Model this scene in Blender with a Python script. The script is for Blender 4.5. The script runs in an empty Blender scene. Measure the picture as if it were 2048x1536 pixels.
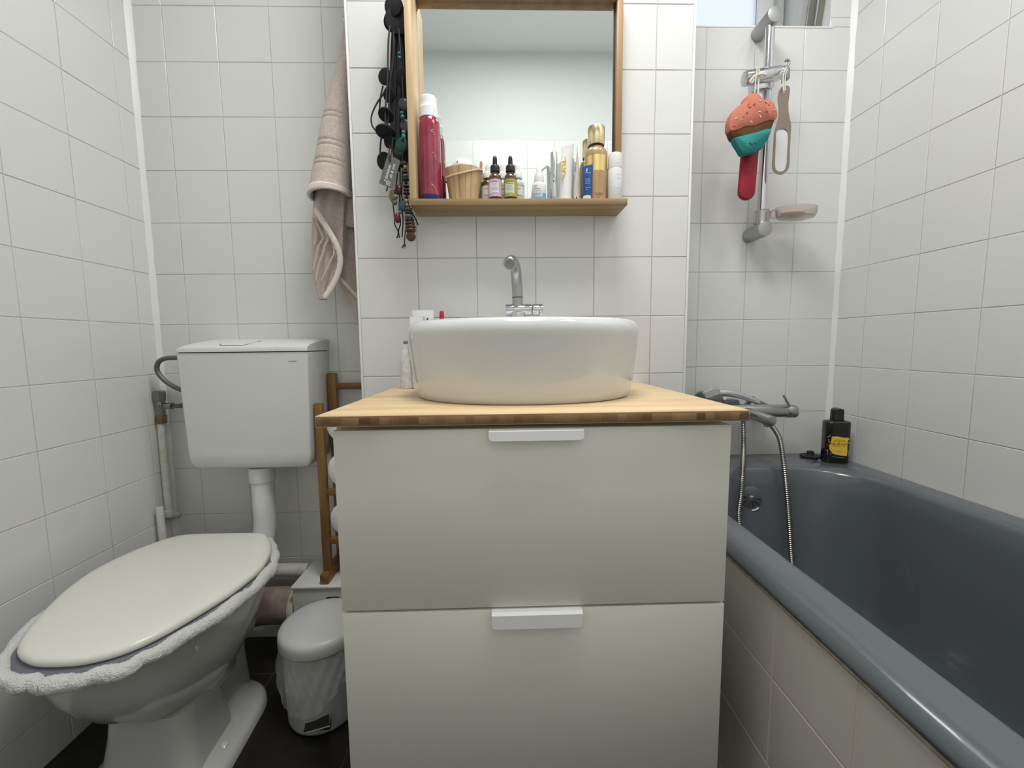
import bpy, bmesh, math, random
from math import sin, cos, pi, radians, sqrt
from mathutils import Vector, Matrix, Quaternion
random.seed(7)
SC = bpy.context.scene
COL = SC.collection
V = Vector
FLOOR = -0.945          # all coordinates below are metres from the camera position; everything is lifted by 0.945 at the end

# ------------------------------------------------------------------ materials
def nmat(name):
    m = bpy.data.materials.new(name); m.use_nodes = True
    nt = m.node_tree; b = nt.nodes['Principled BSDF']
    return m, nt, b
def mat(name, col, rough=0.5, metal=0.0, bump=None, var=None, coat=0, trans=0, ior=1.45, alpha=1, sheen=0, rvar=None, spec=None, emit=None):
    m, nt, b = nmat(name)
    N, L = nt.nodes, nt.links
    b.inputs['Base Color'].default_value = (*col, 1)
    b.inputs['Roughness'].default_value = rough
    b.inputs['Metallic'].default_value = metal
    b.inputs['Coat Weight'].default_value = coat
    b.inputs['Transmission Weight'].default_value = trans
    b.inputs['IOR'].default_value = ior
    b.inputs['Sheen Weight'].default_value = sheen
    if spec is not None: b.inputs['Specular IOR Level'].default_value = spec
    if emit: b.inputs['Emission Color'].default_value = (*emit[0], 1); b.inputs['Emission Strength'].default_value = emit[1]
    tc = N.new('ShaderNodeTexCoord')
    if bump:
        sc, st = bump[0], bump[1]
        t = N.new('ShaderNodeTexNoise'); t.inputs['Scale'].default_value = sc; t.inputs['Detail'].default_value = 3
        L.new(tc.outputs['Object'], t.inputs['Vector'])
        bp = N.new('ShaderNodeBump'); bp.inputs['Strength'].default_value = st; bp.inputs['Distance'].default_value = bump[2] if len(bump) > 2 else 0.001
        L.new(t.outputs['Fac'], bp.inputs['Height']); L.new(bp.outputs['Normal'], b.inputs['Normal'])
    if var:
        t = N.new('ShaderNodeTexNoise'); t.inputs['Scale'].default_value = var[0]; t.inputs['Detail'].default_value = 4
        L.new(tc.outputs['Object'], t.inputs['Vector'])
        r = N.new('ShaderNodeValToRGB'); r.color_ramp.elements[0].position = 0.35; r.color_ramp.elements[1].position = 0.68
        r.color_ramp.elements[0].color = (*var[1], 1); r.color_ramp.elements[1].color = (*col, 1)
        L.new(t.outputs['Fac'], r.inputs['Fac']); L.new(r.outputs['Color'], b.inputs['Base Color'])
    if rvar:
        t = N.new('ShaderNodeTexNoise'); t.inputs['Scale'].default_value = rvar[0]; t.inputs['Detail'].default_value = 4
        L.new(tc.outputs['Object'], t.inputs['Vector'])
        mr = N.new('ShaderNodeMapRange'); mr.inputs['To Min'].default_value = rvar[1]; mr.inputs['To Max'].default_value = rvar[2]
        L.new(t.outputs['Fac'], mr.inputs['Value']); L.new(mr.outputs['Result'], b.inputs['Roughness'])
    return m
def wood(name, c0, c1, c2, axis=0, sc=1.0, rough=0.45, stripes=60):
    """long-grained bamboo or pine; axis is the grain direction"""
    m, nt, b = nmat(name); N, L = nt.nodes, nt.links
    tc = N.new('ShaderNodeTexCoord'); mp = N.new('ShaderNodeMapping')
    s = [stripes, stripes, stripes]; s[axis] = 1.6
    mp.inputs['Scale'].default_value = [x * sc for x in s]
    L.new(tc.outputs['Object'], mp.inputs['Vector'])
    t = N.new('ShaderNodeTexNoise'); t.inputs['Scale'].default_value = 1.0; t.inputs['Detail'].default_value = 5; t.inputs['Roughness'].default_value = 0.6
    L.new(mp.outputs['Vector'], t.inputs['Vector'])
    r = N.new('ShaderNodeValToRGB'); cr = r.color_ramp
    cr.elements[0].position = 0.3; cr.elements[0].color = (*c0, 1); cr.elements[1].position = 0.7; cr.elements[1].color = (*c2, 1)
    e = cr.elements.new(0.48); e.color = (*c1, 1)
    L.new(t.outputs['Fac'], r.inputs['Fac']); L.new(r.outputs['Color'], b.inputs['Base Color'])
    b.inputs['Roughness'].default_value = rough
    return m
TILE = mat('glazed white tile', (0.745, 0.745, 0.73), 0.16, bump=(9, 0.12, 0.004), rvar=(6, 0.14, 0.26))
GROUT = mat('pale grout', (0.60, 0.595, 0.565), 0.9, var=(7, (0.47, 0.455, 0.42)))
GROUTC = mat('beige grout', (0.52, 0.49, 0.45), 0.9, var=(9, (0.42, 0.37, 0.31)))
PAINT = mat('white wall paint', (0.68, 0.70, 0.70), 0.8, bump=(120, 0.1))
CAULK = mat('white caulk', (0.82, 0.82, 0.80), 0.35)
PANEL = mat('warm white tile', (0.56, 0.535, 0.49), 0.2, bump=(9, 0.1, 0.004))
FLT = mat('dark floor tile', (0.022, 0.019, 0.018), 0.38, var=(25, (0.014, 0.012, 0.012)))
FLG = mat('floor grout', (0.06, 0.055, 0.05), 0.9)
CERAM = mat('white ceramic', (0.72, 0.735, 0.735), 0.08, coat=0.5)
CERAMT = mat('toilet ceramic', (0.60, 0.60, 0.585), 0.12, coat=0.4)
LIDP = mat('ivory toilet lid plastic', (0.78, 0.77, 0.71), 0.22)
PLAST = mat('white cistern plastic', (0.71, 0.72, 0.69), 0.3)
DARK = mat('dark gap', (0.03, 0.03, 0.03), 0.7)
CAB = mat('off white lacquer', (0.80, 0.785, 0.71), 0.45)
HAND = mat('white powder coated metal', (0.84, 0.84, 0.82), 0.35)
BAM = wood('pale bamboo worktop', (0.60, 0.40, 0.20), (0.76, 0.56, 0.32), (0.84, 0.66, 0.42), 0, stripes=34)
BAMM = wood('bamboo mirror frame vertical', (0.50, 0.33, 0.17), (0.62, 0.44, 0.25), (0.72, 0.54, 0.34), 2, stripes=40)
BAMS = wood('bamboo mirror shelf', (0.20, 0.12, 0.05), (0.33, 0.215, 0.10), (0.41, 0.28, 0.14), 0, stripes=30)
RACK = wood('amber bamboo rack', (0.155, 0.075, 0.018), (0.22, 0.112, 0.029), (0.28, 0.15, 0.042), 2, stripes=26, rough=0.3)
PINE = wood('pine bucket staves', (0.38, 0.22, 0.10), (0.58, 0.40, 0.22), (0.72, 0.54, 0.34), 2, stripes=45)
def edge_bamboo():
    m, nt, b = nmat('cross cut bamboo edge'); N, L = nt.nodes, nt.links
    tc = N.new('ShaderNodeTexCoord'); sp = N.new('ShaderNodeSeparateXYZ'); L.new(tc.outputs['Object'], sp.inputs[0])
    vo = N.new('ShaderNodeTexVoronoi'); vo.voronoi_dimensions = '1D'; vo.inputs['Scale'].default_value = 75
    L.new(sp.outputs['X'], vo.inputs['W'])
    r = N.new('ShaderNodeValToRGB'); cr = r.color_ramp
    cr.elements[0].color = (0.13, 0.065, 0.025, 1); cr.elements[1].color = (0.42, 0.27, 0.135, 1)
    e = cr.elements.new(0.3); e.color = (0.24, 0.135, 0.06, 1)
    L.new(vo.outputs['Color'], r.inputs['Fac'])
    # thin plain veneer layers at the top and the bottom of the board
    mx = N.new('ShaderNodeMix'); mx.data_type = 'RGBA'
    mr = N.new('ShaderNodeMath'); mr.operation = 'COMPARE'; mr.inputs[1].default_value = 0.0; mr.inputs[2].default_value = 0.0052
    L.new(sp.outputs['Z'], mr.inputs[0]); L.new(mr.outputs[0], mx.inputs['Factor'])
    mx.inputs['A'].default_value = (0.27, 0.155, 0.07, 1); L.new(r.outputs['Color'], mx.inputs['B'])
    L.new(mx.outputs['Result'], b.inputs['Base Color']); b.inputs['Roughness'].default_value = 0.55
    return m
EDGE = edge_bamboo()
CHROME = mat('polished chrome', (0.62, 0.63, 0.65), 0.09, 1.0)
SATIN = mat('limescaled satin chrome', (0.46, 0.465, 0.47), 0.28, 1.0, rvar=(60, 0.20, 0.40))
HOSEM = mat('steel shower hose', (0.34, 0.32, 0.29), 0.28, 1.0)
DKCHR = mat('dull dark chrome', (0.30, 0.29, 0.28), 0.28, 1.0)
BRASS = mat('tarnished brass', (0.20, 0.15, 0.09), 0.5, 0.7)
TUB = mat('grey blue bathtub acrylic', (0.108, 0.122, 0.134), 0.22, coat=0.35)
BLACK = mat('black plastic', (0.012, 0.012, 0.013), 0.35)
RUBBER = mat('black rubber', (0.02, 0.018, 0.018), 0.5)
TOWEL = mat('beige terry cotton', (0.82, 0.69, 0.62), 0.95, bump=(700, 1.0, 0.003), sheen=0.4, var=(160, (0.66, 0.54, 0.48)))
HEM = mat('beige woven hem', (0.82, 0.73, 0.67), 0.9, bump=(260, 0.5, 0.001))
TERRY = mat('white terry binding', (0.80, 0.795, 0.77), 0.95, bump=(420, 1.0, 0.004), sheen=0.5)
def knit():
    m, nt, b = nmat('blue grey knitted fabric'); N, L = nt.nodes, nt.links
    tc = N.new('ShaderNodeTexCoord')
    w = N.new('ShaderNodeTexWave'); w.inputs['Scale'].default_value = 130; w.inputs['Distortion'].default_value = 3
    L.new(tc.outputs['Object'], w.inputs['Vector'])
    r = N.new('ShaderNodeValToRGB'); r.color_ramp.elements[0].color = (0.16, 0.17, 0.21, 1); r.color_ramp.elements[1].color = (0.34, 0.35, 0.41, 1)
    L.new(w.outputs['Fac'], r.inputs['Fac']); L.new(r.outputs['Color'], b.inputs['Base Color'])
    bp = N.new('ShaderNodeBump'); bp.inputs['Strength'].default_value = 0.8; bp.inputs['Distance'].default_value = 0.002
    L.new(w.outputs['Fac'], bp.inputs['Height']); L.new(bp.outputs['Normal'], b.inputs['Normal']); b.inputs['Roughness'].default_value = 0.95
    return m
KNIT = knit()
MIRROR = mat('silvered mirror', (0.86, 0.90, 0.89), 0.012, 1.0)
GREYM = mat('grey metal bin', (0.54, 0.55, 0.53), 0.38, 0.15)
BINLID = mat('grey plastic lid', (0.62, 0.63, 0.61), 0.33)
LINER = mat('clear white bin liner', (0.85, 0.85, 0.85), 0.22)
LINER.node_tree.nodes['Principled BSDF'].inputs['Alpha'].default_value = 0.3
WBOX = mat('white laminate', (0.66, 0.66, 0.63), 0.4)
PIPEW = mat('white painted pipe', (0.70, 0.70, 0.66), 0.35, var=(60, (0.60, 0.60, 0.54)))
WRAP = mat('brownish wrapped pipe', (0.34, 0.27, 0.23), 0.8, var=(30, (0.24, 0.19, 0.16)), bump=(60, 0.6, 0.004))
CREAM = mat('cream plastic collar', (0.62, 0.58, 0.48), 0.5)
PAPER = mat('white toilet paper', (0.84, 0.81, 0.79), 0.95, bump=(90, 0.4, 0.001))
CARDB = mat('cardboard core', (0.40, 0.30, 0.20), 0.9)
YEL = mat('yellow label', (0.85, 0.55, 0.06), 0.5)
INK = mat('black ink', (0.02, 0.02, 0.02), 0.6)
INKB = mat('brown ink', (0.35, 0.22, 0.05), 0.6)
INKG = mat('grey ink', (0.25, 0.25, 0.27), 0.6)
WINK = mat('white ink', (0.85, 0.85, 0.85), 0.6)
OLIV = mat('olive leaf print', (0.22, 0.24, 0.05), 0.5)

# ------------------------------------------------------------------ object helpers
def thing(name, label, cat, base, group=None):
    o = bpy.data.objects.new(name, None); COL.objects.link(o)
    o.location = base; o.empty_display_size = 0.03
    o['label'] = label; o['category'] = cat
    if group: o['group'] = group
    return o
def finish(bm, sharp=38):
    bmesh.ops.recalc_face_normals(bm, faces=bm.faces)
    a = radians(sharp)
    for f in bm.faces: f.smooth = True
    for e in bm.edges:
        if len(e.link_faces) == 2:
            if e.calc_face_angle(0) > a: e.smooth = False
def world_base(p):
    b = V((0, 0, 0))
    while p is not None:
        b += V(p.location); p = p.parent
    return b
def obj(name, bm, m, parent=None, sharp=38, recalc=True, flat=False, base=None):
    """links the bmesh (built in room coordinates) as ONE mesh object"""
    if recalc: finish(bm, sharp)
    if flat:
        for f in bm.faces: f.smooth = False
    b = world_base(parent)
    loc = V((0, 0, 0))
    if parent is None and base is not None: loc = V(base)
    bmesh.ops.translate(bm, verts=bm.verts, vec=-(b + loc))
    me = bpy.data.meshes.new(name); bm.to_mesh(me); bm.free()
    for x in (m if isinstance(m, (list, tuple)) else [m]): me.materials.append(x)
    o = bpy.data.objects.new(name, me); COL.objects.link(o)
    o.parent = parent; o.location = loc
    return o
def tag(o, label, cat, group=None):
    o['label'] = label; o['category'] = cat
    if group: o['group'] = group
    return o
def struct(name, bm, m, parent=None, **k):
    o = obj(name, bm, m, parent, **k)
    if parent is None: o['kind'] = 'structure'
    return o
def B(): return bmesh.new()
def box(bm, x0, x1, y0, y1, z0, z1, bev=0.0, seg=2, mi=0, M=None):
    vs = [bm.verts.new(p) for p in ((x0,y0,z0),(x1,y0,z0),(x1,y1,z0),(x0,y1,z0),(x0,y0,z1),(x1,y0,z1),(x1,y1,z1),(x0,y1,z1))]
    fs = [bm.faces.new([vs[i] for i in q]) for q in ((3,2,1,0),(4,5,6,7),(0,1,5,4),(1,2,6,5),(2,3,7,6),(3,0,4,7))]
    for f in fs: f.material_index = mi
    if bev:
        es = list({e for f in fs for e in f.edges})
        r = bmesh.ops.bevel(bm, geom=es, offset=bev, segments=seg, affect='EDGES', profile=0.5)
        for f in r['faces']: f.material_index = mi
        vs = list({v for f in r['faces'] for v in f.verts})
    if M is not None:
        bmesh.ops.transform(bm, matrix=M, verts=vs)
    return vs
def frame(d):
    d = V(d).normalized()
    a = V((0, 0, 1)) if abs(d.z) < 0.9 else V((1, 0, 0))
    x = d.cross(a).normalized(); y = x.cross(d).normalized()
    return x, y
def loft(bm, rings, cap0=True, cap1=True, closed=True, mi=0):
    R = [[bm.verts.new(p) for p in r] for r in rings]
    n = len(R[0])
    for a, b in zip(R, R[1:]):
        for i in range(n if closed else n - 1):
            j = (i + 1) % n
            f = bm.faces.new((a[i], a[j], b[j], b[i])); f.material_index = mi
    if cap0: bm.faces.new(R[0][::-1]).material_index = mi
    if cap1: bm.faces.new(R[-1]).material_index = mi
    return R
def tube(bm, pts, r, n=12, radii=None, closed=False, mi=0, caps=True):
    pts = [V(p) for p in pts]; N = len(pts)
    T = []
    for i in range(N):
        a = pts[i - 1] if (i or closed) else pts[0]; b = pts[(i + 1) % N] if (i < N - 1 or closed) else pts[-1]
        T.append((b - a).normalized())
    x, y = frame(T[0]); rings = []
    for i in range(N):
        if i:
            q = T[i - 1].rotation_difference(T[i]); x = q @ x
            x = (x - T[i] * x.dot(T[i])).normalized()
        y = T[i].cross(x)
        rr = radii[i] if radii else r
        rings.append([pts[i] + (x * cos(2*pi*k/n) + y * sin(2*pi*k/n)) * rr for k in range(n)])
    if closed:
        R = [[bm.verts.new(p) for p in q] for q in rings]
        # match the seam
        best = min(range(n), key=lambda s: (rings[0][s] - rings[-1][0]).length)
        for a in range(N):
            A = R[a]; Bq = R[(a + 1) % N]; s = best if a == N - 1 else 0
            for i in range(n):
                bm.faces.new((A[i], A[(i+1) % n], Bq[(i+1+s) % n], Bq[(i+s) % n])).material_index = mi
        return
    loft(bm, rings, caps, caps, mi=mi)
def cyl(bm, p0, p1, r0, r1=None, n=24, bev=0.0, mi=0):
    r1 = r0 if r1 is None else r1
    p0, p1 = V(p0), V(p1); d = (p1 - p0)
    if bev:
        u = d.normalized()
        pts = [p0, p0 + u*bev*0.3, p0 + u*bev, p1 - u*bev, p1 - u*bev*0.3, p1]
        rad = [r0 - bev, r0 - bev*0.3, r0, r1, r1 - bev*0.3, r1 - bev]
    else: pts = [p0, p1]; rad = [r0, r1]
    x, y = frame(d)
    loft(bm, [[p + (x*cos(2*pi*k/n) + y*sin(2*pi*k/n))*r for k in range(n)] for p, r in zip(pts, rad)], mi=mi)
def lathe(bm, prof, c=(0,0,0), n=32, sx=1, sy=1, M=None, mi=0):
    """prof: (radius, height) from bottom to top"""
    c = V(c); rings = []
    for r, z in prof:
        ring = [V((r*sx*cos(2*pi*k/n), r*sy*sin(2*pi*k/n), z)) for k in range(n)]
        if M is not None: ring = [M @ p for p in ring]
        rings.append([c + p for p in ring])
    loft(bm, rings, mi=mi)
def sphere(bm, c, r, s=(1,1,1), n=14, M=None, mi=0):
    prof = [(max(1e-4, r*sin(pi*i/n)), -r*cos(pi*i/n)) for i in range(n+1)]
    c = V(c); rings = []
    for q, z in prof:
        ring = [V((q*s[0]*cos(2*pi*k/n), q*s[1]*sin(2*pi*k/n), z*s[2])) for k in range(n)]
        if M is not None: ring = [M @ p for p in ring]
        rings.append([c + p for p in ring])
    loft(bm, rings, mi=mi)
def smooth(pts, k=6, closed=False):
    """Catmull-Rom through the points"""
    P = [V(p) for p in pts]; n = len(P); out = []
    for i in range(n if closed else n - 1):
        p0 = P[(i-1) % n] if (closed or i) else P[0]; p1 = P[i]; p2 = P[(i+1) % n]; p3 = P[(i+2) % n] if (closed or i < n-2) else P[-1]
        for j in range(k):
            t = j / k
            out.append(0.5*((2*p1) + (p2-p0)*t + (2*p0-5*p1+4*p2-p3)*t*t + (3*p1-p0-3*p2+p3)*t**3))
    if not closed: out.append(P[-1])
    return out
def prism(bm, pts, off, mi=0):
    a = [bm.verts.new(p) for p in pts]; b = [bm.verts.new(V(p) + V(off)) for p in pts]; n = len(a)
    bm.faces.new(a).material_index = mi; bm.faces.new(b[::-1]).material_index = mi
    for i in range(n): bm.faces.new((a[i], b[i], b[(i+1) % n], a[(i+1) % n])).material_index = mi
def rrect(cx, cy, hx, hy, r, n=5, z=0.0):
    out = []
    for sx, sy, a0 in ((1,1,0),(-1,1,90),(-1,-1,180),(1,-1,270)):
        for i in range(n + 1):
            a = radians(a0 + 90*i/n)
            out.append(V((cx + sx*(hx - r) + r*cos(a), cy + sy*(hy - r) + r*sin(a), z)))
    return out
def text_mesh(bm, s, pos, size, right=(1,0,0), up=(0,0,1), depth=0.0003, align='CENTER', bend=None, mi=0):
    """lettering as thin raised geometry; bend = (axis point, radius) wraps it round a vertical cylinder"""
    cu = bpy.data.curves.new('t', 'FONT'); cu.body = s; cu.size = size; cu.align_x = align; cu.align_y = 'CENTER'; cu.resolution_u = 3
    o = bpy.data.objects.new('t', cu)
    me = bpy.data.meshes.new_from_object(o)
    r, u = V(right).normalized(), V(up).normalized(); nn = r.cross(u).normalized()
    vs = []
    for v in me.vertices:
        if bend:
            c, R = bend[0], bend[1]; th = v.co.x / R; th0 = bend[2] if len(bend) > 2 else 0.0
            th += th0
            p = V((c[0] + (R+depth)*sin(th), c[1] - (R+depth)*cos(th), pos[2] + v.co.y))
        else:
            p = V(pos) + r*v.co.x + u*v.co.y + nn*depth
        vs.append(bm.verts.new(p))
    for p in me.polygons:
        try: bm.faces.new([vs[i] for i in p.vertices]).material_index = mi
        except ValueError: pass
    bpy.data.objects.remove(o); bpy.data.curves.remove(cu); bpy.data.meshes.remove(me)
def wrap(bm, c, R, z0, z1, a0, a1, n=14, mi=0, off=0.0003):
    """label patch round a vertical cylinder; angle 0 faces the camera (-Y)"""
    rows = []
    for z in (z0, z1):
        rows.append([bm.verts.new((c[0] + (R+off)*sin(radians(a0 + (a1-a0)*i/n)), c[1] - (R+off)*cos(radians(a0 + (a1-a0)*i/n)), z)) for i in range(n+1)])
    for i in range(n): bm.faces.new((rows[0][i], rows[0][i+1], rows[1][i+1], rows[1][i])).material_index = mi
def lines_on(bm, c, R, z, widths, h=0.0008, gap=0.0022, a=0, off=0.0006, mi=0):
    """rows of tiny print too small to read"""
    for w in widths:
        x = -w/2
        while x < w/2:
            l = random.uniform(0.0012, 0.003)
            wrap(bm, c, R, z - h/2, z + h/2, a + math.degrees(x/R), a + math.degrees(min(x + l, w/2)/R), n=2, mi=mi, off=off)
            x += l + 0.0007
        z -= gap

# ------------------------------------------------------------------ tiled surfaces
def tiles(bm, O, U, W, us, vs, g=0.0009, dep=0.0009, bv=0.0009, mt=0, mg=1, back=True, skip=None):
    """tiles in the plane O + u*U + v*W; the normal U x W faces the room"""
    O, U, W = V(O), V(U), V(W); Nn = U.cross(W).normalized()
    P = lambda u, v, d: O + U*u + W*v - Nn*d
    for a, b in zip(us, us[1:]):
        for c, d in zip(vs, vs[1:]):
            if skip and skip((a+b)/2, (c+d)/2): continue
            j = [random.uniform(-0.00035, 0.00035) for _ in range(4)]
            lo = [bm.verts.new(P(*q, dep)) for q in ((a+g, c+g), (b-g, c+g), (b-g, d-g), (a+g, d-g))]
            hi = [bm.verts.new(P(*q, jj)) for q, jj in zip(((a+g+bv, c+g+bv), (b-g-bv, c+g+bv), (b-g-bv, d-g-bv), (a+g+bv, d-g-bv)), j)]
            bm.faces.new(hi).material_index = mt
            for i in range(4): bm.faces.new((lo[i], lo[(i+1) % 4], hi[(i+1) % 4], hi[i])).material_index = mt
            if back:
                q = [bm.verts.new(P(*s, dep)) for s in ((a, c), (b, c), (b, d), (a, d))]
                bm.faces.new(q).material_index = mg
def grid(lo, hi, ph, st=0.15):
    out = [lo]; k = math.ceil((lo - ph)/st + 0.12)
    while ph + k*st < hi - 0.012: out.append(ph + k*st); k += 1
    return out + [hi]
def quad(bm, *p, mi=0):
    bm.faces.new([bm.verts.new(q) for q in p]).material_index = mi
def panelbox(bm, x0, x1, y0, y1, z0, z1, mi=0):
    box(bm, x0, x1, y0, y1, z0, z1, mi=mi)
CEIL = 1.575; TTOP = 1.1184; ZPH = -0.0816
XL, XR, YB, YS, YC, YF = -1.048, 1.079, 1.303, 1.322, 1.082, -0.27
CX0, CX1 = -0.3635, 0.4875
zs = grid(FLOOR, TTOP, ZPH)
# ------------------------------------------------------------------ the room
U_, W_ = (1,0,0), (0,0,1)
bm = B(); T2 = 0.0013
tiles(bm, (XL,0,0), (0,1,0), W_, grid(YF, YB, 0.9441), zs)
quad(bm, (XL-T2,YF,TTOP), (XL-T2,YB,TTOP), (XL-T2,YB,CEIL), (XL-T2,YF,CEIL), mi=2)
panelbox(bm, XL-0.07, XL-0.0016, YF-0.07, YB+0.3, FLOOR-0.05, CEIL+0.05, mi=2)
struct('wall_left', bm, [TILE, GROUT, PAINT], recalc=False, flat=True)
bm = B()
tiles(bm, (XR,0,0), (0,-1,0), W_, [-y for y in reversed(grid(YF, YS, 1.2138-0.15*9))], zs)
quad(bm, (XR+T2,YS,TTOP), (XR+T2,YF,TTOP), (XR+T2,YF,CEIL), (XR+T2,YS,CEIL), mi=2)
panelbox(bm, XR+0.0016, XR+0.07, YF-0.07, YS+0.3, FLOOR-0.05, CEIL+0.05, mi=2)
struct('wall_right', bm, [TILE, GROUT, PAINT], recalc=False, flat=True)
# back wall left of the pipe chase (behind the cistern)
bm = B()
tiles(bm, (0,YB,0), U_, W_, grid(XL, CX0, -0.9545), zs)
quad(bm, (XL,YB+T2,TTOP), (CX0,YB+T2,TTOP), (CX0,YB+T2,CEIL), (XL,YB+T2,CEIL), mi=2)
panelbox(bm, XL, CX0+0.02, YB+0.0016, YB+0.1, FLOOR-0.05, CEIL+0.05, mi=2)
struct('wall_back_left', bm, [TILE, GROUT, PAINT], recalc=False, flat=True)
# back wall over the bathtub, with the opening of the high window
OX0, OX1, OZ0, OZ1 = 0.54, 1.0045, 0.9415, 1.45
bm = B()
zb = [z for z in zs if z < 0.9] + [OZ0]
tiles(bm, (0,YS,0), U_, W_, grid(CX1, XR, 0.6296), zb)
tiles(bm, (0,YS,0), U_, W_, [OX1, XR], [OZ0, 0.9684, TTOP])
quad(bm, (OX1,YS+T2,TTOP), (XR,YS+T2,TTOP), (XR,YS+T2,CEIL), (OX1,YS+T2,CEIL), mi=2)
for a in ((CX1-0.02, XR, FLOOR-0.05, OZ0), (OX1, XR, OZ0, CEIL+0.05), (OX0, OX1, OZ1, CEIL+0.05), (CX1-0.02, OX0, OZ0, CEIL+0.05)):
    panelbox(bm, a[0], a[1], YS+0.0016, YS+0.27, a[2], a[3], mi=2)
struct('wall_back_right', bm, [TILE, GROUT, PAINT], recalc=False, flat=True)
# boxed pipe chase in the middle, carries the mirror and the vanity
bm = B()
tiles(bm, (0,YC,0), U_, W_, grid(CX0+0.005, CX1-0.005, -0.2085), zs)
tiles(bm, (CX0,0,0), (0,-1,0), W_, [-YB, -1.25, -(YC+0.005)], zs)
tiles(bm, (CX1,0,0), (0,1,0), W_, [YC+0.005, 1.2, YS], zs)
panelbox(bm, CX0+0.0016, CX1-0.0016, YC+0.0016, 1.36, FLOOR-0.05, CEIL+0.05, mi=2)
struct('wall_chase', bm, [TILE, GROUTC, PAINT], recalc=False, flat=True)
bm = B(); box(bm, CX0-0.0006, CX0+0.0052, YC-0.0008, YC+0.006, FLOOR, TTOP, 0.0012); struct('trim_1', bm, CAULK)
bm = B(); box(bm, CX1-0.0052, CX1+0.0006, YC-0.0008, YC+0.006, FLOOR, TTOP, 0.0012); struct('trim_2', bm, CAULK)
def caulk(n, x, y, sx, z0=FLOOR, z1=TTOP, w=0.011):
    bm = B(); pts = []
    zz = z0
    R = []
    while zz <= z1 + 0.01:
        ww = w * random.uniform(0.85, 1.2)
        R.append([V((x, y - ww, zz)), V((x + sx*ww*0.45, y - ww*0.45, zz)), V((x + sx*ww, y, zz)), V((x, y, zz))])
        zz += 0.05
    loft(bm, R); struct('trim_%d' % n, bm, CAULK, sharp=80)
caulk(3, XL, YB, 1); caulk(4, XR, YS, -1)
# wall behind the camera, seen in the mirror
bm = B()
tiles(bm, (0,YF,0), (-1,0,0), W_, [-x for x in reversed(grid(XL, XR, 0.1512+0.008))], zs)
quad(bm, (XR,YF-T2,TTOP), (XL,YF-T2,TTOP), (XL,YF-T2,CEIL), (XR,YF-T2,CEIL), mi=2)
panelbox(bm, XL, XR, YF-0.07, YF-0.0016, FLOOR-0.05, CEIL+0.05, mi=2)
struct('wall_front', bm, [TILE, GROUT, PAINT], recalc=False, flat=True)
bm = B(); panelbox(bm, XL-0.07, XR+0.07, YF-0.07, 1.6, CEIL, CEIL+0.06); struct('ceiling', bm, mat('ceiling paint', (0.90, 0.925, 0.91), 0.85))
bm = B()
tiles(bm, (0,0,FLOOR), (1,0,0), (0,1,0), grid(XL, XR, -0.6720, 0.30), grid(YF, YS, 1.1350-0.30*5, 0.30), g=0.0012, dep=0.0008)
panelbox(bm, XL-0.07, XR+0.07, YF-0.07, 1.6, FLOOR-0.06, FLOOR-0.0012, mi=1)
struct('floor', bm, [FLT, FLG], recalc=False, flat=True)

# ------------------------------------------------------------------ high window over the tub
WINF = mat('grey white window paint', (0.55, 0.55, 0.52), 0.5)
WIND = mat('weathered window wood', (0.22, 0.205, 0.17), 0.7)
GLASSW = mat('frosted window glass', (0.92, 0.95, 1.0), 0.55, trans=0.9, ior=1.2)
bm = B()
box(bm, OX0-0.03, OX1+0.01, YS-0.0015, YS+0.008, OZ0-0.004, OZ0+0.001, 0.0008)
struct('trim_5', bm, CAULK)
win = bpy.data.objects.new('window_1', None); COL.objects.link(win); win.location = (0.77, YS+0.2, OZ0); win['kind'] = 'structure'
bm = B()
yw = YS+0.235
for a in ((OX0, 0.60, OZ0, OZ1), (0.925, OX1, OZ0, OZ1), (0.60, 0.925, OZ0, OZ0+0.03), (0.60, 0.925, OZ1-0.04, OZ1)):
    box(bm, a[0], a[1], yw, yw+0.04, a[2], a[3], 0.003)
obj('window_frame', bm, mat('white window paint', (0.86, 0.87, 0.88), 0.5), win)
bm = B(); box(bm, 0.60, 0.925, yw+0.015, yw+0.02, OZ0+0.03, OZ1-0.04); obj('window_pane', bm, GLASSW, win)
# sash swung open against the right side of the opening
bm = B()
def bar(p, q, w, d=0.012):
    (y0, z0), (y1, z1) = p, q
    loft(bm, [[V((OX1-0.002-d, y0, z0)), V((OX1-0.002, y0, z0)), V((OX1-0.002, y0+w, z0)), V((OX1-0.002-d, y0+w, z0))],
              [V((OX1-0.002-d, y1, z1)), V((OX1-0.002, y1, z1)), V((OX1-0.002, y1+w, z1)), V((OX1-0.002-d, y1+w, z1))]])
box(bm, OX1-0.03, OX1-0.012, yw-0.035, yw-0.012, OZ0, OZ1, 0.002)
bar((1.44, OZ0), (1.36, OZ0+0.5), 0.035, 0.016)
obj('sash', bm, WINF, win)
bm = B(); bar((1.395, OZ0), (1.315+0.02, OZ0+0.45), 0.022, 0.008); bar((1.36, OZ0), (1.325, OZ0+0.2), 0.010, 0.012)
obj('sash_rail', bm, WIND, win)
bm = B(); sphere(bm, (0.812, 1.385, OZ0+0.012), 0.026, (1, 0.7, 0.85), 12)
tag(obj('pumice_stone', bm, mat('dark maroon', (0.06, 0.015, 0.015), 0.5), base=(0.812,1.385,OZ0)), 'small dark maroon rounded object lying on the high window ledge', 'soap')

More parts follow.
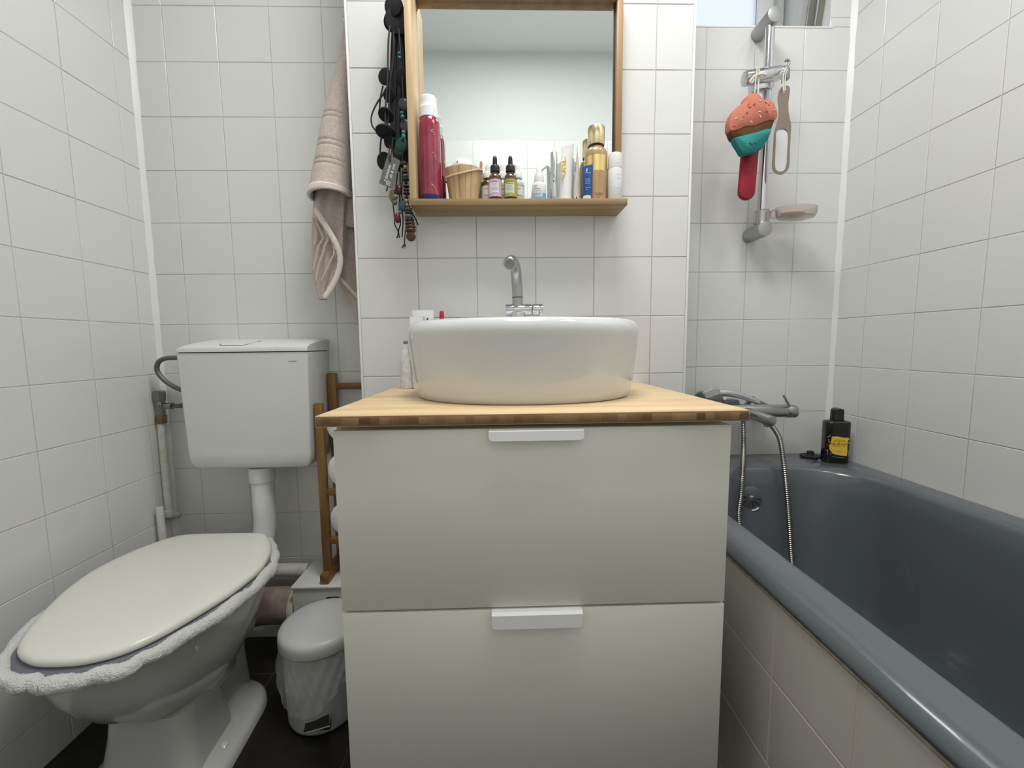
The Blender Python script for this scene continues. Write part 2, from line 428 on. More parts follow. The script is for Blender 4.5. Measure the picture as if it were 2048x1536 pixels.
# ------------------------------------------------------------------ vanity cabinet
FX0, FX1, FY = -0.2515, 0.3495, 0.612
van = thing('vanity_cabinet', 'off white bathroom vanity cabinet with two wide drawers under the wooden worktop', 'cabinet', (0.05, 0.85, -0.70))
bm = B(); box(bm, FX0+0.002, FX1-0.002, FY+0.0195, YC-0.001, -0.722, -0.1262, 0.001); obj('body', bm, CAB, van)
for z0, z1, zt in ((-0.4105, -0.1262, 0), (-0.722, -0.4145, 1)):
    bm = B(); box(bm, FX0, FX1, FY, FY+0.018, z0, z1, 0.0012); d = obj('drawer', bm, CAB, van)
    # bent strip pull hooked over the top edge of the drawer front
    bm = B(); hx0, hx1 = -0.0195, 0.1215
    zt_ = z1 + 0.0012
    prof = [(FY+0.014, zt_), (FY-0.008, zt_-0.0004), (FY-0.0125, zt_-0.0035), (FY-0.0148, zt_-0.024 if zt else zt_-0.0175)]
    rows = []
    th = 0.0016
    for k, (y, z) in enumerate(prof):
        ins = 0.0
        rows.append((y, z, ins))
    yl, zl = prof[-1]
    full = []
    for (y, z) in prof[:3]: full.append((y, z, 0))
    for t in (0.0, 0.3, 0.55, 0.8, 1.0):
        y = prof[2][0] + (yl-prof[2][0])*(0.62+0.38*t); z = prof[2][1] + (zl-prof[2][1])*(0.62+0.38*t)
        full.append((y, z, 0.0068*(1 - sqrt(max(0, 1 - t*t)))))
    rings = [[V((hx0+i, y, z)), V((hx1-i, y, z)), V((hx1-i, y+th*0.7, z-th*0.7)), V((hx0+i, y+th*0.7, z-th*0.7))] for y, z, i in full]
    loft(bm, rings); obj('handle', bm, HAND, d, sharp=30)
# bamboo worktop, tilting back by a hair
bm = B()
def slab(y0, z0, y1, z1, th, x0, x1, x2, x3):
    v = [bm.verts.new(p) for p in ((x0,y0,z0-th),(x1,y0,z0-th),(x3,y1,z1-th),(x2,y1,z1-th),(x0,y0,z0),(x1,y0,z0),(x3,y1,z1),(x2,y1,z1))]
    for q, mi in (((3,2,1,0),0),((4,5,6,7),0),((0,1,5,4),1),((1,2,6,5),1),((2,3,7,6),0),((3,0,4,7),1)):
        bm.faces.new([v[i] for i in q]).material_index = mi
slab(0.600, -0.1017, YC-0.001, -0.1066, 0.0166, -0.2710, 0.3692, -0.2690, 0.3725)
es = [e for e in bm.edges]
bmesh.ops.bevel(bm, geom=es, offset=0.0009, segments=1, affect='EDGES')
tag(obj('worktop', bm, [BAM, EDGE], base=(0.05, 0.60, -0.110), sharp=60), 'pale bamboo worktop with a cross-cut edge on top of the vanity cabinet', 'worktop')
bm = B(); box(bm, FX0+0.03, FX1-0.012, 0.66, 1.07, -0.1262, -0.1237)
obj('worktop_spacer', bm, DARK, van)

# ------------------------------------------------------------------ basin
BCX, BCY = 0.0455, 0.868
bas = thing('wash_basin', 'white oval ceramic vessel basin standing on the bamboo worktop', 'basin', (BCX, BCY, -0.104))
bm = B(); n = 96
def oval(a, b, z, e=2.12):
    a *= 0.978
    out = []
    for k in range(n):
        t = 2*pi*k/n; c, s_ = cos(t), sin(t)
        out.append(V((BCX + a*math.copysign(abs(c)**(2/e), c), BCY + b*math.copysign(abs(s_)**(2/e), s_), z)))
    return out
prof = [(0.212,0.176,-0.1045),(0.221,0.186,-0.1005),(0.2255,0.1905,-0.090),(0.2305,0.196,-0.055),(0.2355,0.2015,-0.010),(0.2385,0.2050,0.014),(0.2385,0.2060,0.022),(0.2365,0.2048,0.0305),(0.2320,0.2010,0.0378),(0.2260,0.1950,0.0422),(0.2200,0.1890,0.0440),
        (0.214,0.182,0.0425),(0.208,0.176,0.036),(0.205,0.168,0.015),(0.19,0.152,-0.025),(0.15,0.115,-0.062),(0.06,0.045,-0.075),(0.02,0.018,-0.077)]
rings = [oval(a, b, z - 0.004*(1 if z < -0.099 else 0)*0) for a, b, z in prof]
# flat deck at the back of the bowl that carries the tap
for i, (a, b, z) in enumerate(prof):
    if i >= 11:
        for v in rings[i]:
            lim = BCY + 0.115 - (i-11)*0.012
            if v.y > lim: v.y = lim + (v.y - lim)*0.12
loft(bm, rings); obj('bowl', bm, CERAM, bas, sharp=60)
bm = B(); cyl(bm, (BCX, BCY-0.01, -0.0765), (BCX, BCY-0.01, -0.073), 0.024, 0.022); obj('waste_plug', bm, CHROME, bas)
SEAL = mat('old sealant', (0.62, 0.58, 0.50), 0.7, var=(140, (0.16, 0.12, 0.08)))
bm = B(); tube(bm, [V((p.x, p.y, -0.1040)) for p in oval(0.216, 0.181, 0)][::2], 0.0017, 6, closed=True); obj('sealant', bm, SEAL, bas)
bm = B(); cyl(bm, (0.262, 0.88, 0.040), (0.262, 0.88, 0.0475), 0.006, bev=0.001); box(bm, 0.252, 0.262, 0.876, 0.884, 0.0455, 0.0478, 0.0006)
tag(obj('tiny_chain_stay', bm, CHROME, base=(0.262,0.88,0.040)), 'tiny metal piece on the right rim of the white basin', 'metal piece')
# ------------------------------------------------------------------ basin tap
tap = thing('basin_tap', 'limescaled chrome tap with a tall bent spout behind the oval basin', 'tap', (0.042, 1.0, 0.042))
bm = B(); cyl(bm, (0.042, 1.0, 0.036), (0.042, 1.0, 0.075), 0.020, bev=0.002)
cyl(bm, (0.0125, 1.0, 0.0795), (0.0745, 1.0, 0.0795), 0.0145, bev=0.0015); obj('body', bm, CHROME, tap)
bm = B(); cyl(bm, (0.0755, 1.0, 0.0795), (0.1010, 1.0, 0.0795), 0.0143, bev=0.002); cyl(bm, (0.094, 0.986, 0.072), (0.096, 0.981, 0.068), 0.004, bev=0.001); obj('lever', bm, CHROME, tap)
bm = B()
sp = smooth([(0.041, 1.0, 0.086), (0.041, 1.0, 0.120), (0.0395, 0.998, 0.145), (0.037, 0.985, 0.170), (0.031, 0.955, 0.182), (0.0245, 0.915, 0.1775), (0.0205, 0.885, 0.1655)], 6)
tube(bm, sp, 0.0128, 20, radii=[0.0126]*(len(sp)-7) + [0.0128, 0.013, 0.0134, 0.0136, 0.0138, 0.0138, 0.0128]); obj('spout', bm, SATIN, tap)
bm = B(); cyl(bm, (0.041, 1.0, 0.1085), (0.041, 1.0, 0.110), 0.0132); obj('joint_ring', bm, BLACK, tap)
d = V((sp[-1] - sp[-3])).normalized()
bm = B(); cyl(bm, sp[-1] - d*0.001, sp[-1] + d*0.0015, 0.0106, bev=0.0006); obj('aerator', bm, mat('grey aerator', (0.26, 0.26, 0.26), 0.45, 0.6, bump=(900, 0.8)), tap)

# ------------------------------------------------------------------ things behind the basin
tt = thing('toothpaste_tube', 'white toothpaste tube with crimped end up, behind the basin rim', 'toothpaste', (-0.1895, 1.028, -0.1055))
def flattube(bm, c, w, z0, z1, r0, flare=0.0, tw=0.0, n=24, mi=0, lean=(0,0)):
    """squeezed tube: round at the bottom, a flat seam on top"""
    rings = []
    for i in range(15):
        t = i/14; z = z0 + (z1 - z0)*t
        a = r0 + (w/2 - r0)*t**1.2; b = max(0.0007, r0*(1 - t**1.25))
        ring = []
        for k in range(n):
            th = 2*pi*k/n
            x, y = a*cos(th), b*sin(th)
            ring.append(V((c[0] + x*cos(tw) - y*sin(tw) + lean[0]*t, c[1] + x*sin(tw) + y*cos(tw) + lean[1]*t, z)))
        rings.append(ring)
    loft(bm, rings, mi=mi)
TUBEW = mat('white glossy tube', (0.82, 0.82, 0.82), 0.28)
bm = B(); flattube(bm, (-0.1895, 1.028), 0.054, -0.085, 0.0835, 0.018); 
obj('tube_body', bm, TUBEW, tt)
bm = B(); cyl(bm, (-0.1895, 1.028, -0.1055), (-0.1895, 1.028, -0.085), 0.014, bev=0.002); obj('cap', bm, TUBEW, tt)
bm = B()
box(bm, -0.1955, -0.1835, 1.0195, 1.0205, 0.044, 0.068, mi=1)
for s_, x in ((1, -0.2020), (-1, -0.1760)):
    for k in range(3):
        q = [V((x + s_*(0.0015*k-0.002), 1.0192, 0.064-0.004*k)), V((x + s_*(0.0015*k+0.001), 1.0192, 0.0655-0.004*k)), V((x + s_*(0.0015*k+0.003), 1.0192, 0.061-0.004*k)), V((x + s_*(0.0015*k), 1.0192, 0.0595-0.004*k))]
        prism(bm, q, (0,0.001,0), mi=0 if s_ < 0 else 2)
obj('print', bm, [mat('navy print', (0.04,0.08,0.30), 0.5), mat('pale blue print', (0.55,0.60,0.75), 0.5), mat('magenta print', (0.45,0.05,0.15), 0.5)], tt)
t2 = thing('cream_tube', 'small white crumpled tube leaning left of the toothpaste', 'tube', (-0.2045, 1.004, -0.1055))
bm = B(); flattube(bm, (-0.2045, 1.004), 0.032, -0.09, 0.0665, 0.010, tw=0.3, lean=(0.004, 0)); obj('tube_body', bm, TUBEW, t2)
bm = B(); cyl(bm, (-0.2045, 1.004, -0.1055), (-0.2045, 1.004, -0.09), 0.009, bev=0.002); obj('cap', bm, TUBEW, t2)
tb = thing('toothbrush', 'toothbrush with a red handle end sticking up behind the basin', 'toothbrush', (-0.150, 1.03, -0.1055))
bm = B(); pts = smooth([(-0.158, 1.035, -0.1035), (-0.153, 1.033, -0.04), (-0.148, 1.031, 0.03), (-0.1445, 1.03, 0.060), (-0.1435, 1.03, 0.0815)], 6)
tube(bm, pts, 0.004, 12, radii=[0.003 + 0.0028*max(0, sin(pi*min(1, (i/len(pts)-0.6)/0.42))) if i/len(pts) > 0.6 else 0.003 for i in range(len(pts))])
obj('handle', bm, mat('red plastic', (0.55, 0.012, 0.03), 0.35), tb)
vb = thing('narrow_bottle', 'tall narrow white bottle with faint wavy pattern at the left of the basin', 'bottle', (-0.232, 1.025, -0.106))
PATT = mat('pale patterned plastic', (0.78, 0.78, 0.78), 0.35, var=(75, (0.58, 0.58, 0.62)))
Mt = Matrix.Rotation(radians(-2.5), 4, 'Y')
bm = B(); lathe(bm, [(0.0200,0),(0.0215,0.002),(0.0205,0.03),(0.0185,0.06),(0.0145,0.085),(0.0095,0.103),(0.0085,0.108)], (-0.2275,1.025,-0.106), 24, M=Mt); obj('bottle_body', bm, PATT, vb)
bm = B(); cyl(bm, (-0.2325,1.025,0.0015), (-0.2328,1.025,0.0095), 0.0055, 0.005, bev=0.0008); obj('cap', bm, mat('khaki cap', (0.20, 0.17, 0.11), 0.5), vb)
# ------------------------------------------------------------------ mirror with shelf
SY, SZ = 0.994, 0.3343       # shelf front, shelf top
MY = 1.068                   # mirror surface
mu = thing('wall_mirror', 'square wall mirror in a bamboo frame with a bamboo shelf along its foot', 'mirror', (0.05, YC, 0.32))
MT = 0.8080
bm = B(); box(bm, -0.2045, 0.2995, SY, YC-0.0005, 0.3200, SZ, 0.0008)
obj('shelf', bm, BAMS, mu)
bm = B(); box(bm, -0.2045, -0.1895, SY, YC-0.0005, SZ, MT+0.014, 0.0008); obj('side_panel', bm, BAMM, mu)
BAMR = wood('bamboo frame stile', (0.22, 0.12, 0.05), (0.33, 0.19, 0.085), (0.42, 0.26, 0.13), 2, stripes=40)
bm = B(); box(bm, 0.2850, 0.2995, 1.050, YC-0.0005, SZ, MT+0.014, 0.0008); obj('stile', bm, BAMR, mu)
bm = B(); box(bm, -0.1895, 0.2850, 1.045, YC-0.0005, MT, MT+0.014, 0.0008); obj('top_rail', bm, BAMR, mu)
bm = B(); box(bm, -0.1893, 0.2845, MY, YC-0.001, SZ+0.0002, MT-0.0002)
obj('mirror_glass', bm, MIRROR, mu)
bm = B(); box(bm, 0.2815, 0.2850, MY-0.004, MY, SZ+0.0002, MT-0.0002); obj('mirror_edge', bm, mat('dark brown edging', (0.05, 0.025, 0.02), 0.6), mu)

SH = SZ + 0.0002
# red bottle
RED = mat('dark red glossy plastic', (0.34, 0.025, 0.065), 0.12, coat=0.6, var=(18, (0.22, 0.015, 0.045)))
NAVY = mat('dark blue base', (0.02, 0.025, 0.16), 0.3)
SHWH = mat('white ribbed cap', (0.80, 0.82, 0.84), 0.35)
c = (-0.1600, 1.026)
o = thing('red_bottle', 'tall dark red bottle with a white cap at the left end of the shelf', 'bottle', (*c, SH))
bm = B(); lathe(bm, [(0.0235,0),(0.0250,0.002),(0.0255,0.013)], (*c, SH), 36); obj('base', bm, NAVY, o)
bm = B(); lathe(bm, [(0.0255,0.013),(0.0262,0.02),(0.0255,0.06),(0.0248,0.11),(0.0245,0.16),(0.0238,0.178),(0.0205,0.1865),(0.0195,0.1870)], (*c, SH), 36); obj('bottle_body', bm, RED, o)
bm = B(); lathe(bm, [(0.0215,0.1868),(0.0222,0.188),(0.0222,0.209),(0.0205,0.2115),(0.0200,0.213),(0.0200,0.221),(0.0198,0.232),(0.0180,0.2345)], (c[0]-0.0015,c[1],SH), 36); obj('cap', bm, SHWH, o, sharp=22)
bm = B(); text_mesh(bm, 'C', (0,0,SH+0.152), 0.009, bend=(c, 0.0246, 0.42)); text_mesh(bm, 'r', (0,0,SH+0.146), 0.007, bend=(c, 0.0247, 0.56))
PINKW = mat('pale pink print', (0.82, 0.55, 0.62), 0.3)
def curvestrip(bm, c, R, pts, w=0.0007, off=0.0004):
    P = smooth([(a, z, 0) for a, z in pts], 8)
    rows = []
    for p in P:
        th = radians(p.x); rows.append((V((c[0]+(R+off)*sin(th), c[1]-(R+off)*cos(th), SH+p.y-w/2)), V((c[0]+(R+off)*sin(th), c[1]-(R+off)*cos(th), SH+p.y+w/2))))
    for a, b in zip(rows, rows[1:]):
        bm.faces.new([bm.verts.new(q) for q in (a[0], b[0], b[1], a[1])])
curvestrip(bm, c, 0.0262, [(22,0.012),(24,0.05),(16,0.075),(14,0.095),(22,0.105),(34,0.10)])
curvestrip(bm, c, 0.0262, [(30,0.012),(34,0.05),(28,0.085),(32,0.098),(40,0.09)])
curvestrip(bm, c, 0.0262, [(10,0.034),(20,0.032),(34,0.022),(46,0.006)], 0.0011)
obj('print', bm, PINKW, o, recalc=False)
# little wooden bucket with a pebble-like soap
c = (-0.0835, 1.0315)
o = thing('wooden_bucket', 'small wooden stave bucket with rope rim standing right of the red bottle', 'bucket', (*c, SH))
bm = B(); ns = 18
for k in range(ns):
    a0 = 2*pi*k/ns; a1 = 2*pi*(k+1)/ns - 0.02
    am = (a0+a1)/2; tall = abs(cos(am)) > 0.965
    h = 0.0765 + (0.016 if tall else random.uniform(-0.001, 0.001)); sq = 0.78
    ring = lambda r, z, ri: [V((c[0]+r*cos(a0), c[1]+sq*r*sin(a0), SH+z)), V((c[0]+r*cos(a1), c[1]+sq*r*sin(a1), SH+z)), V((c[0]+ri*cos(a1), c[1]+sq*ri*sin(a1), SH+z)), V((c[0]+ri*cos(a0), c[1]+sq*ri*sin(a0), SH+z))]
    hw = 0.0335 + (0.0445-0.0335)*h/0.08
    loft(bm, [ring(0.0335, 0, 0.030), ring(hw, h, hw-0.0035)])
lathe(bm, [(0.031,0.0005),(0.031,0.004)], (*c, SH), 24, sy=0.78)
obj('staves', bm, PINE, o, sharp=25)
bm = B(); pts = []
for k in range(40):
    a = 2*pi*k/40; r = 0.0405 + 0.0014
    x = r*cos(a); pts.append(V((c[0]+x*1.06, c[1]+0.83*r*sin(a), SH+0.0575+0.010*(x/0.04) + 0.006*(x/0.04)**2)))
tube(bm, pts, 0.0021, 8, closed=True); obj('rope', bm, mat('pinkish cord', (0.66, 0.50, 0.40), 0.8, bump=(900, 0.6)), o)
o = thing('white_soap', 'off-white rounded lump with a tiny dark slit lying in the small wooden bucket', 'soap', (c[0], c[1], SH+0.055))
bm = B(); sphere(bm, (c[0]-0.001, c[1], SH+0.076), 0.0275, (1.0, 0.8, 1.02), 16); sphere(bm, (c[0]+0.014, c[1]+0.004, SH+0.074), 0.017, (1,0.8,1), 12); obj('lump', bm, mat('chalky white', (0.72, 0.70, 0.65), 0.7, bump=(90,0.4)), o)
bm = B(); sphere(bm, (c[0]-0.0125, c[1]-0.0185, SH+0.0885), 0.0022, (0.5, 0.6, 1.3), 8); obj('slit', bm, BLACK, o)
# dropper bottles
AMBER = mat('dark amber glass', (0.075, 0.035, 0.012), 0.06, coat=0.8)
FROST = mat('frosted grey glass', (0.50, 0.51, 0.53), 0.25)
RUBW = mat('white rubber bulb', (0.78, 0.78, 0.79), 0.5)
def dropper(cx, cy, R, H, glass, capm, label, lab, name='dropper_bottle', grp=None, lc=None, extra=None, sc=1.0):
    o = thing(name, label, 'dropper bottle', (cx, cy, SH), grp)
    bm = B(); lathe(bm, [(R*0.93,0),(R,0.0015),(R,0.046*sc),(R*0.97,0.051*sc),(R*0.80,0.057*sc),(R*0.55,0.0605*sc),(R*0.52,0.066*sc)], (cx,cy,SH), 32); obj('glass_body', bm, glass, o)
    bm = B(); lathe(bm, [(R*0.66,0.0635*sc),(R*0.70,0.064*sc),(R*0.70,0.076*sc),(R*0.62,0.0785*sc),(R*0.36,0.080*sc)], (cx,cy,SH), 28)
    obj('collar', bm, capm, o)
    bm = B(); lathe(bm, [(R*0.36,0.079*sc),(R*0.35,0.084*sc),(R*0.32,0.094*sc),(R*0.27,0.0985*sc),(R*0.12,0.1010*sc)], (cx,cy,SH), 24); obj('rubber_bulb', bm, capm if capm is BLACK else RUBW, o)
    bm = B(); wrap(bm, (cx,cy), R, SH+0.0055, SH+0.0445*sc, -78, 78, 18); 
    mats = [lab]
    if lc:
        mats.append(lc); wrap(bm, (cx,cy), R, SH+0.013, SH+0.036, -52, 30, 10, mi=1, off=0.0005)
    obj('paper_label', bm, mats, o, recalc=False)
    bm = B(); extra(bm, cx, cy, R); obj('print', bm, [INKG, INK], o, recalc=False)
def pr1(bm, cx, cy, R):
    lines_on(bm, (cx,cy), R, SH+0.0385, [0.010], h=0.0012, a=-3, mi=1)
    lines_on(bm, (cx,cy), R, SH+0.034, [0.013, 0.009, 0.004], a=-3)
    lines_on(bm, (cx,cy), R, SH+0.026, [0.012, 0.017, 0.015, 0.012], a=-3)
    lines_on(bm, (cx,cy), R, SH+0.014, [0.010], a=-3, mi=0)
def pr2(bm, cx, cy, R):
    wrap(bm, (cx,cy), R, SH+0.0385, SH+0.0392, -60, 20, 8, mi=1, off=0.0007)
    lines_on(bm, (cx,cy), R, SH+0.034, [0.014], h=0.0014, a=-10, mi=1)
    lines_on(bm, (cx,cy), R, SH+0.030, [0.012, 0.008, 0.014, 0.015, 0.012, 0.009], a=-10)
def pr3(bm, cx, cy, R, side=1):
    wrap(bm, (cx,cy), R, SH+0.0425, SH+0.0432, -78, 78, 12, mi=1, off=0.0007)
    wrap(bm, (cx,cy), R, SH+0.0135, SH+0.0140, -78, 78, 12, mi=1, off=0.0007)
    lines_on(bm, (cx,cy), R, SH+0.036, [0.018, 0.012], a=0)
    lines_on(bm, (cx,cy), R, SH+0.0095, [0.020, 0.017], a=0)
    text_mesh(bm, 'Ordinary.', (0,0,SH+0.0195), 0.0062, bend=((cx,cy), R, 0.15), depth=0.0007, mi=1)
PINKL = mat('pink label', (0.62, 0.42, 0.52), 0.5); LPALE = mat('pale panel', (0.74, 0.68, 0.72), 0.5)
GREENL = mat('yellow green label', (0.45, 0.43, 0.09), 0.5, var=(170, (0.36, 0.36, 0.05))); LMINT = mat('mint panel', (0.62, 0.66, 0.55), 0.5)
WLAB = mat('white paper label', (0.72, 0.70, 0.70), 0.5)
dropper(-0.0083, 1.0115, 0.0158, 0.10, AMBER, BLACK, 'amber dropper bottle with a black cap and a pink label', PINKL, lc=LPALE, extra=pr1)
dropper(0.0277, 1.0115, 0.0158, 0.10, AMBER, BLACK, 'amber dropper bottle with a black cap and a yellow-green label', GREENL, lc=LMINT, extra=pr2)
dropper(-0.0262, 1.0480, 0.0165, 0.10, AMBER, RUBW, 'amber dropper bottle with a white cap, behind and left of the pink labelled one', WLAB, extra=pr3, sc=0.985)
dropper(0.0085, 1.0505, 0.0158, 0.10, FROST, RUBW, 'grey dropper bottle with a white cap, hidden between the two black capped ones', WLAB, extra=pr3, sc=0.985)
dropper(0.0448, 1.0480, 0.0175, 0.10, FROST, RUBW, 'grey dropper bottle with a white cap and white label, right of the yellow-green labelled one', WLAB, extra=pr3, sc=0.985)
# throat spray
c = (0.0955, 1.022); R = 0.0163
o = thing('spray_bottle', 'small white spray bottle with an upturned nozzle and blue-green print', 'spray', (*c, SH))
SPW = mat('white spray plastic', (0.80, 0.81, 0.81), 0.35)
bm = B(); lathe(bm, [(R*0.95,0),(R,0.0015),(R,0.036),(R*0.94,0.0405),(R*0.8,0.0425)], (*c,SH), 32); obj('bottle_body', bm, SPW, o)
bm = B(); lathe(bm, [(R*0.73,0.0425),(R*0.75,0.044),(R*0.66,0.058),(R*0.58,0.0635),(R*0.44,0.0635),(R*0.40,0.076),(R*0.33,0.0775)], (*c,SH), 28); obj('pump', bm, SPW, o)
bm = B(); cyl(bm, (c[0]+0.002,c[1],SH+0.0715), (c[0]+0.0195,c[1]-0.003,SH+0.0835), 0.0036, 0.0030, 14, bev=0.0006); obj('nozzle', bm, SPW, o)
bm = B(); wrap(bm, c, R, SH+0.001, SH+0.0085, -75, 75, 16); wrap(bm, c, R, SH+0.0085, SH+0.017, 25, 80, 8, mi=0)
wrap(bm, c, R, SH+0.0125, SH+0.0165, -60, 10, 8, mi=1)
lines_on(bm, c, R, SH+0.0325, [0.008], h=0.0016, a=-35, mi=2); lines_on(bm, c, R, SH+0.0265, [0.013], h=0.0014, a=-20, mi=2); lines_on(bm, c, R, SH+0.0215, [0.016], h=0.001, a=-10, mi=3)
obj('print', bm, [mat('sky blue print', (0.18, 0.42, 0.62), 0.4), mat('sea green print', (0.25, 0.55, 0.45), 0.4), mat('brown red print', (0.32, 0.10, 0.10), 0.4), INKG], o, recalc=False)
# slim silver pen
SILV = mat('brushed silver', (0.66, 0.67, 0.68), 0.22, 1.0)
o = thing('silver_tube', 'slim silver cylinder standing right of the white spray bottle', 'cosmetic pen', (0.1318, 1.028, SH))
bm = B(); lathe(bm, [(0.0078,0),(0.0080,0.001),(0.0080,0.114),(0.0072,0.1155)], (0.1318,1.028,SH), 28); obj('tube_body', bm, SILV, o)
bm = B(); text_mesh(bm, 'ov', (0.1310,1.019,SH+0.010), 0.006, right=(0,0,1), up=(-1,0,0), depth=0.001); lines_on(bm, (0.1318,1.028), 0.0080, SH+0.049, [0.003, 0.002], h=0.0016, a=-10, mi=0)
lines_on(bm, (0.1318,1.028), 0.0080, SH+0.062, [0.003,0.003,0.003,0.002], h=0.0008, a=-5, mi=0); obj('print', bm, [INK], o, recalc=False)
# white flat tube with gold label
o = thing('white_tube', 'tall white squeezed tube with a crumpled gold label, standing on its cap', 'tube', (0.1590, 1.030, SH))
bm = B(); flattube(bm, (0.1590,1.030), 0.043, SH+0.011, SH+0.1325, 0.0150, tw=0.62, lean=(0.006,0.0)); 
for v in bm.verts:
    t = (v.co.z - SH)/0.13
    if t > 0.75: v.co.z += (v.co.x-0.165)*0.55*(t-0.75)/0.25
obj('tube_body', bm, TUBEW, o)
bm = B(); cyl(bm, (0.1590,1.030,SH), (0.1590,1.030,SH+0.0115), 0.0162, 0.0158, 28, bev=0.001); obj('cap', bm, mat('pinkish white cap', (0.76, 0.69, 0.66), 0.4), o)
GOLD = mat('gold foil', (0.80, 0.60, 0.24), 0.22, 1.0, bump=(160, 1.0, 0.003))
bm = B(); q = [V((0.1487,1.0115,SH+0.089)), V((0.1585,1.0135,SH+0.103)), V((0.1580,1.0145,SH+0.070)), V((0.1475,1.0105,SH+0.048))]
prism(bm, q, (0.0,0.004,0)); obj('gold_label', bm, GOLD, o)
# cream tube edge on
CRM = mat('cream plastic tube', (0.72, 0.68, 0.60), 0.4)
o = thing('beige_tube', 'narrow cream tube seen edge-on with a marbled black and white cap', 'tube', (0.1880, 1.032, SH))
bm = B(); flattube(bm, (0.1880,1.032), 0.034, SH+0.014, SH+0.128, 0.0098, tw=1.42); obj('tube_body', bm, CRM, o)
def marble():
    m, nt, b = nmat('black and white marbled plastic'); N, L = nt.nodes, nt.links
    tc = N.new('ShaderNodeTexCoord'); t = N.new('ShaderNodeTexNoise'); t.inputs['Scale'].default_value = 260; t.inputs['Detail'].default_value = 2
    L.new(tc.outputs['Object'], t.inputs['Vector']); r = N.new('ShaderNodeValToRGB'); r.color_ramp.interpolation = 'CONSTANT'
    r.color_ramp.elements[0].color = (0.03,0.03,0.03,1); r.color_ramp.elements[1].position = 0.47; r.color_ramp.elements[1].color = (0.72,0.70,0.68,1)
    L.new(t.outputs['Fac'], r.inputs['Fac']); L.new(r.outputs['Color'], b.inputs['Base Color']); b.inputs['Roughness'].default_value = 0.3
    return m
bm = B(); cyl(bm, (0.1880,1.032,SH), (0.1880,1.032,SH+0.0145), 0.0100, 0.0098, 24, bev=0.0008); obj('cap', bm, marble(), o)
bm = B(); box(bm, 0.1795, 0.1815, 1.020, 1.0205, SH+0.068, SH+0.092); obj('dark_mark', bm, mat('plum mark', (0.16,0.04,0.05), 0.4), o)
# blue mini tube
o = thing('blue_tube', 'small royal blue tube with a white cap in front of the gold bottle', 'tube', (0.2072, 1.008, SH))
BLU = mat('royal blue tube', (0.008, 0.075, 0.26), 0.3)
bm = B(); flattube(bm, (0.2072,1.008), 0.0285, SH+0.0095, SH+0.078, 0.0098, tw=0.25, lean=(0.0015,0))
for v in bm.verts:
    if v.co.z > SH+0.05: v.co.z += (v.co.x-0.208)*0.35*(v.co.z-SH-0.05)/0.028
obj('tube_body', bm, BLU, o)
bm = B(); cyl(bm, (0.2072,1.008,SH), (0.2072,1.008,SH+0.0098), 0.0098, 0.0093, 24, bev=0.0012); obj('cap', bm, mat('cream white cap', (0.82,0.78,0.76), 0.35), o)
bm = B()
prism(bm, [V((0.2020,0.9960,SH+0.0600)),V((0.2050,0.9965,SH+0.0605)),V((0.2062,0.9975,SH+0.0680)),V((0.2032,0.9970,SH+0.0672))], (0,0.001,0))
for k, w in enumerate((0.012, 0.0, 0.0, 0.010, 0.011, 0.009, 0.0, 0.010, 0.006)):
    z = SH+0.057-0.0048*k; x = 0.2005
    while x < 0.2005+w:
        l = random.uniform(0.001,0.002); y = 0.9972 - 0.0008*(9-k)*0 - (0.0009*k)*0.6
        prism(bm, [V((x,y-0.0008,z)),V((x+l,y-0.0008,z+0.0002)),V((x+l,y-0.0008,z+0.0011)),V((x,y-0.0008,z+0.0009))], (0,0.0012,0)); x += l+0.0006
obj('print', bm, mat('pale blue ink', (0.55,0.62,0.72), 0.5), o)
# gold bottle
GLIQ = mat('shimmering gold brown liquid', (0.52, 0.33, 0.17), 0.22, 0.25, coat=0.6, var=(30,(0.44,0.27,0.13)))
GCAP = mat('pale gold metal cap', (0.86, 0.72, 0.46), 0.18, 1.0)
c = (0.2335, 1.0345)
o = thing('gold_bottle', 'shimmering gold-brown round bottle with a pale gold metal cap', 'bottle', (*c, SH))
bm = B(); lathe(bm, [(0.0258,0),(0.0270,0.0015),(0.0270,0.108),(0.0262,0.116),(0.0235,0.1215),(0.0190,0.1245),(0.0168,0.1255),(0.0165,0.130)], (*c,SH), 40); obj('bottle_body', bm, GLIQ, o)
bm = B(); cyl(bm, (*c,SH+0.1295), (*c,SH+0.1325), 0.0180, 0.0180, 32); obj('neck_ring', bm, BLACK, o)
bm = B(); lathe(bm, [(0.0193,0.1325),(0.0199,0.1335),(0.0199,0.1735),(0.0190,0.1752)], (*c,SH), 36); obj('cap', bm, GCAP, o)
GFOIL = mat('bright gold label', (0.88, 0.68, 0.28), 0.25, 0.85)
bm = B(); wrap(bm, c, 0.0270, SH+0.068, SH+0.104, -24, 38, 12); wrap(bm, c, 0.0270, SH+0.068, SH+0.104, -70, -30, 8)
obj('gold_label', bm, GFOIL, o, recalc=False)
bm = B(); lines_on(bm, c, 0.0270, SH+0.0165, [0.020], h=0.0013, a=5); lines_on(bm, c, 0.0270, SH+0.013, [0.018], h=0.0013, a=5); lines_on(bm, c, 0.0270, SH+0.007, [0.008], h=0.0013, a=0)
obj('print', bm, [mat('dark brown ink', (0.14,0.06,0.02), 0.5)], o, recalc=False)
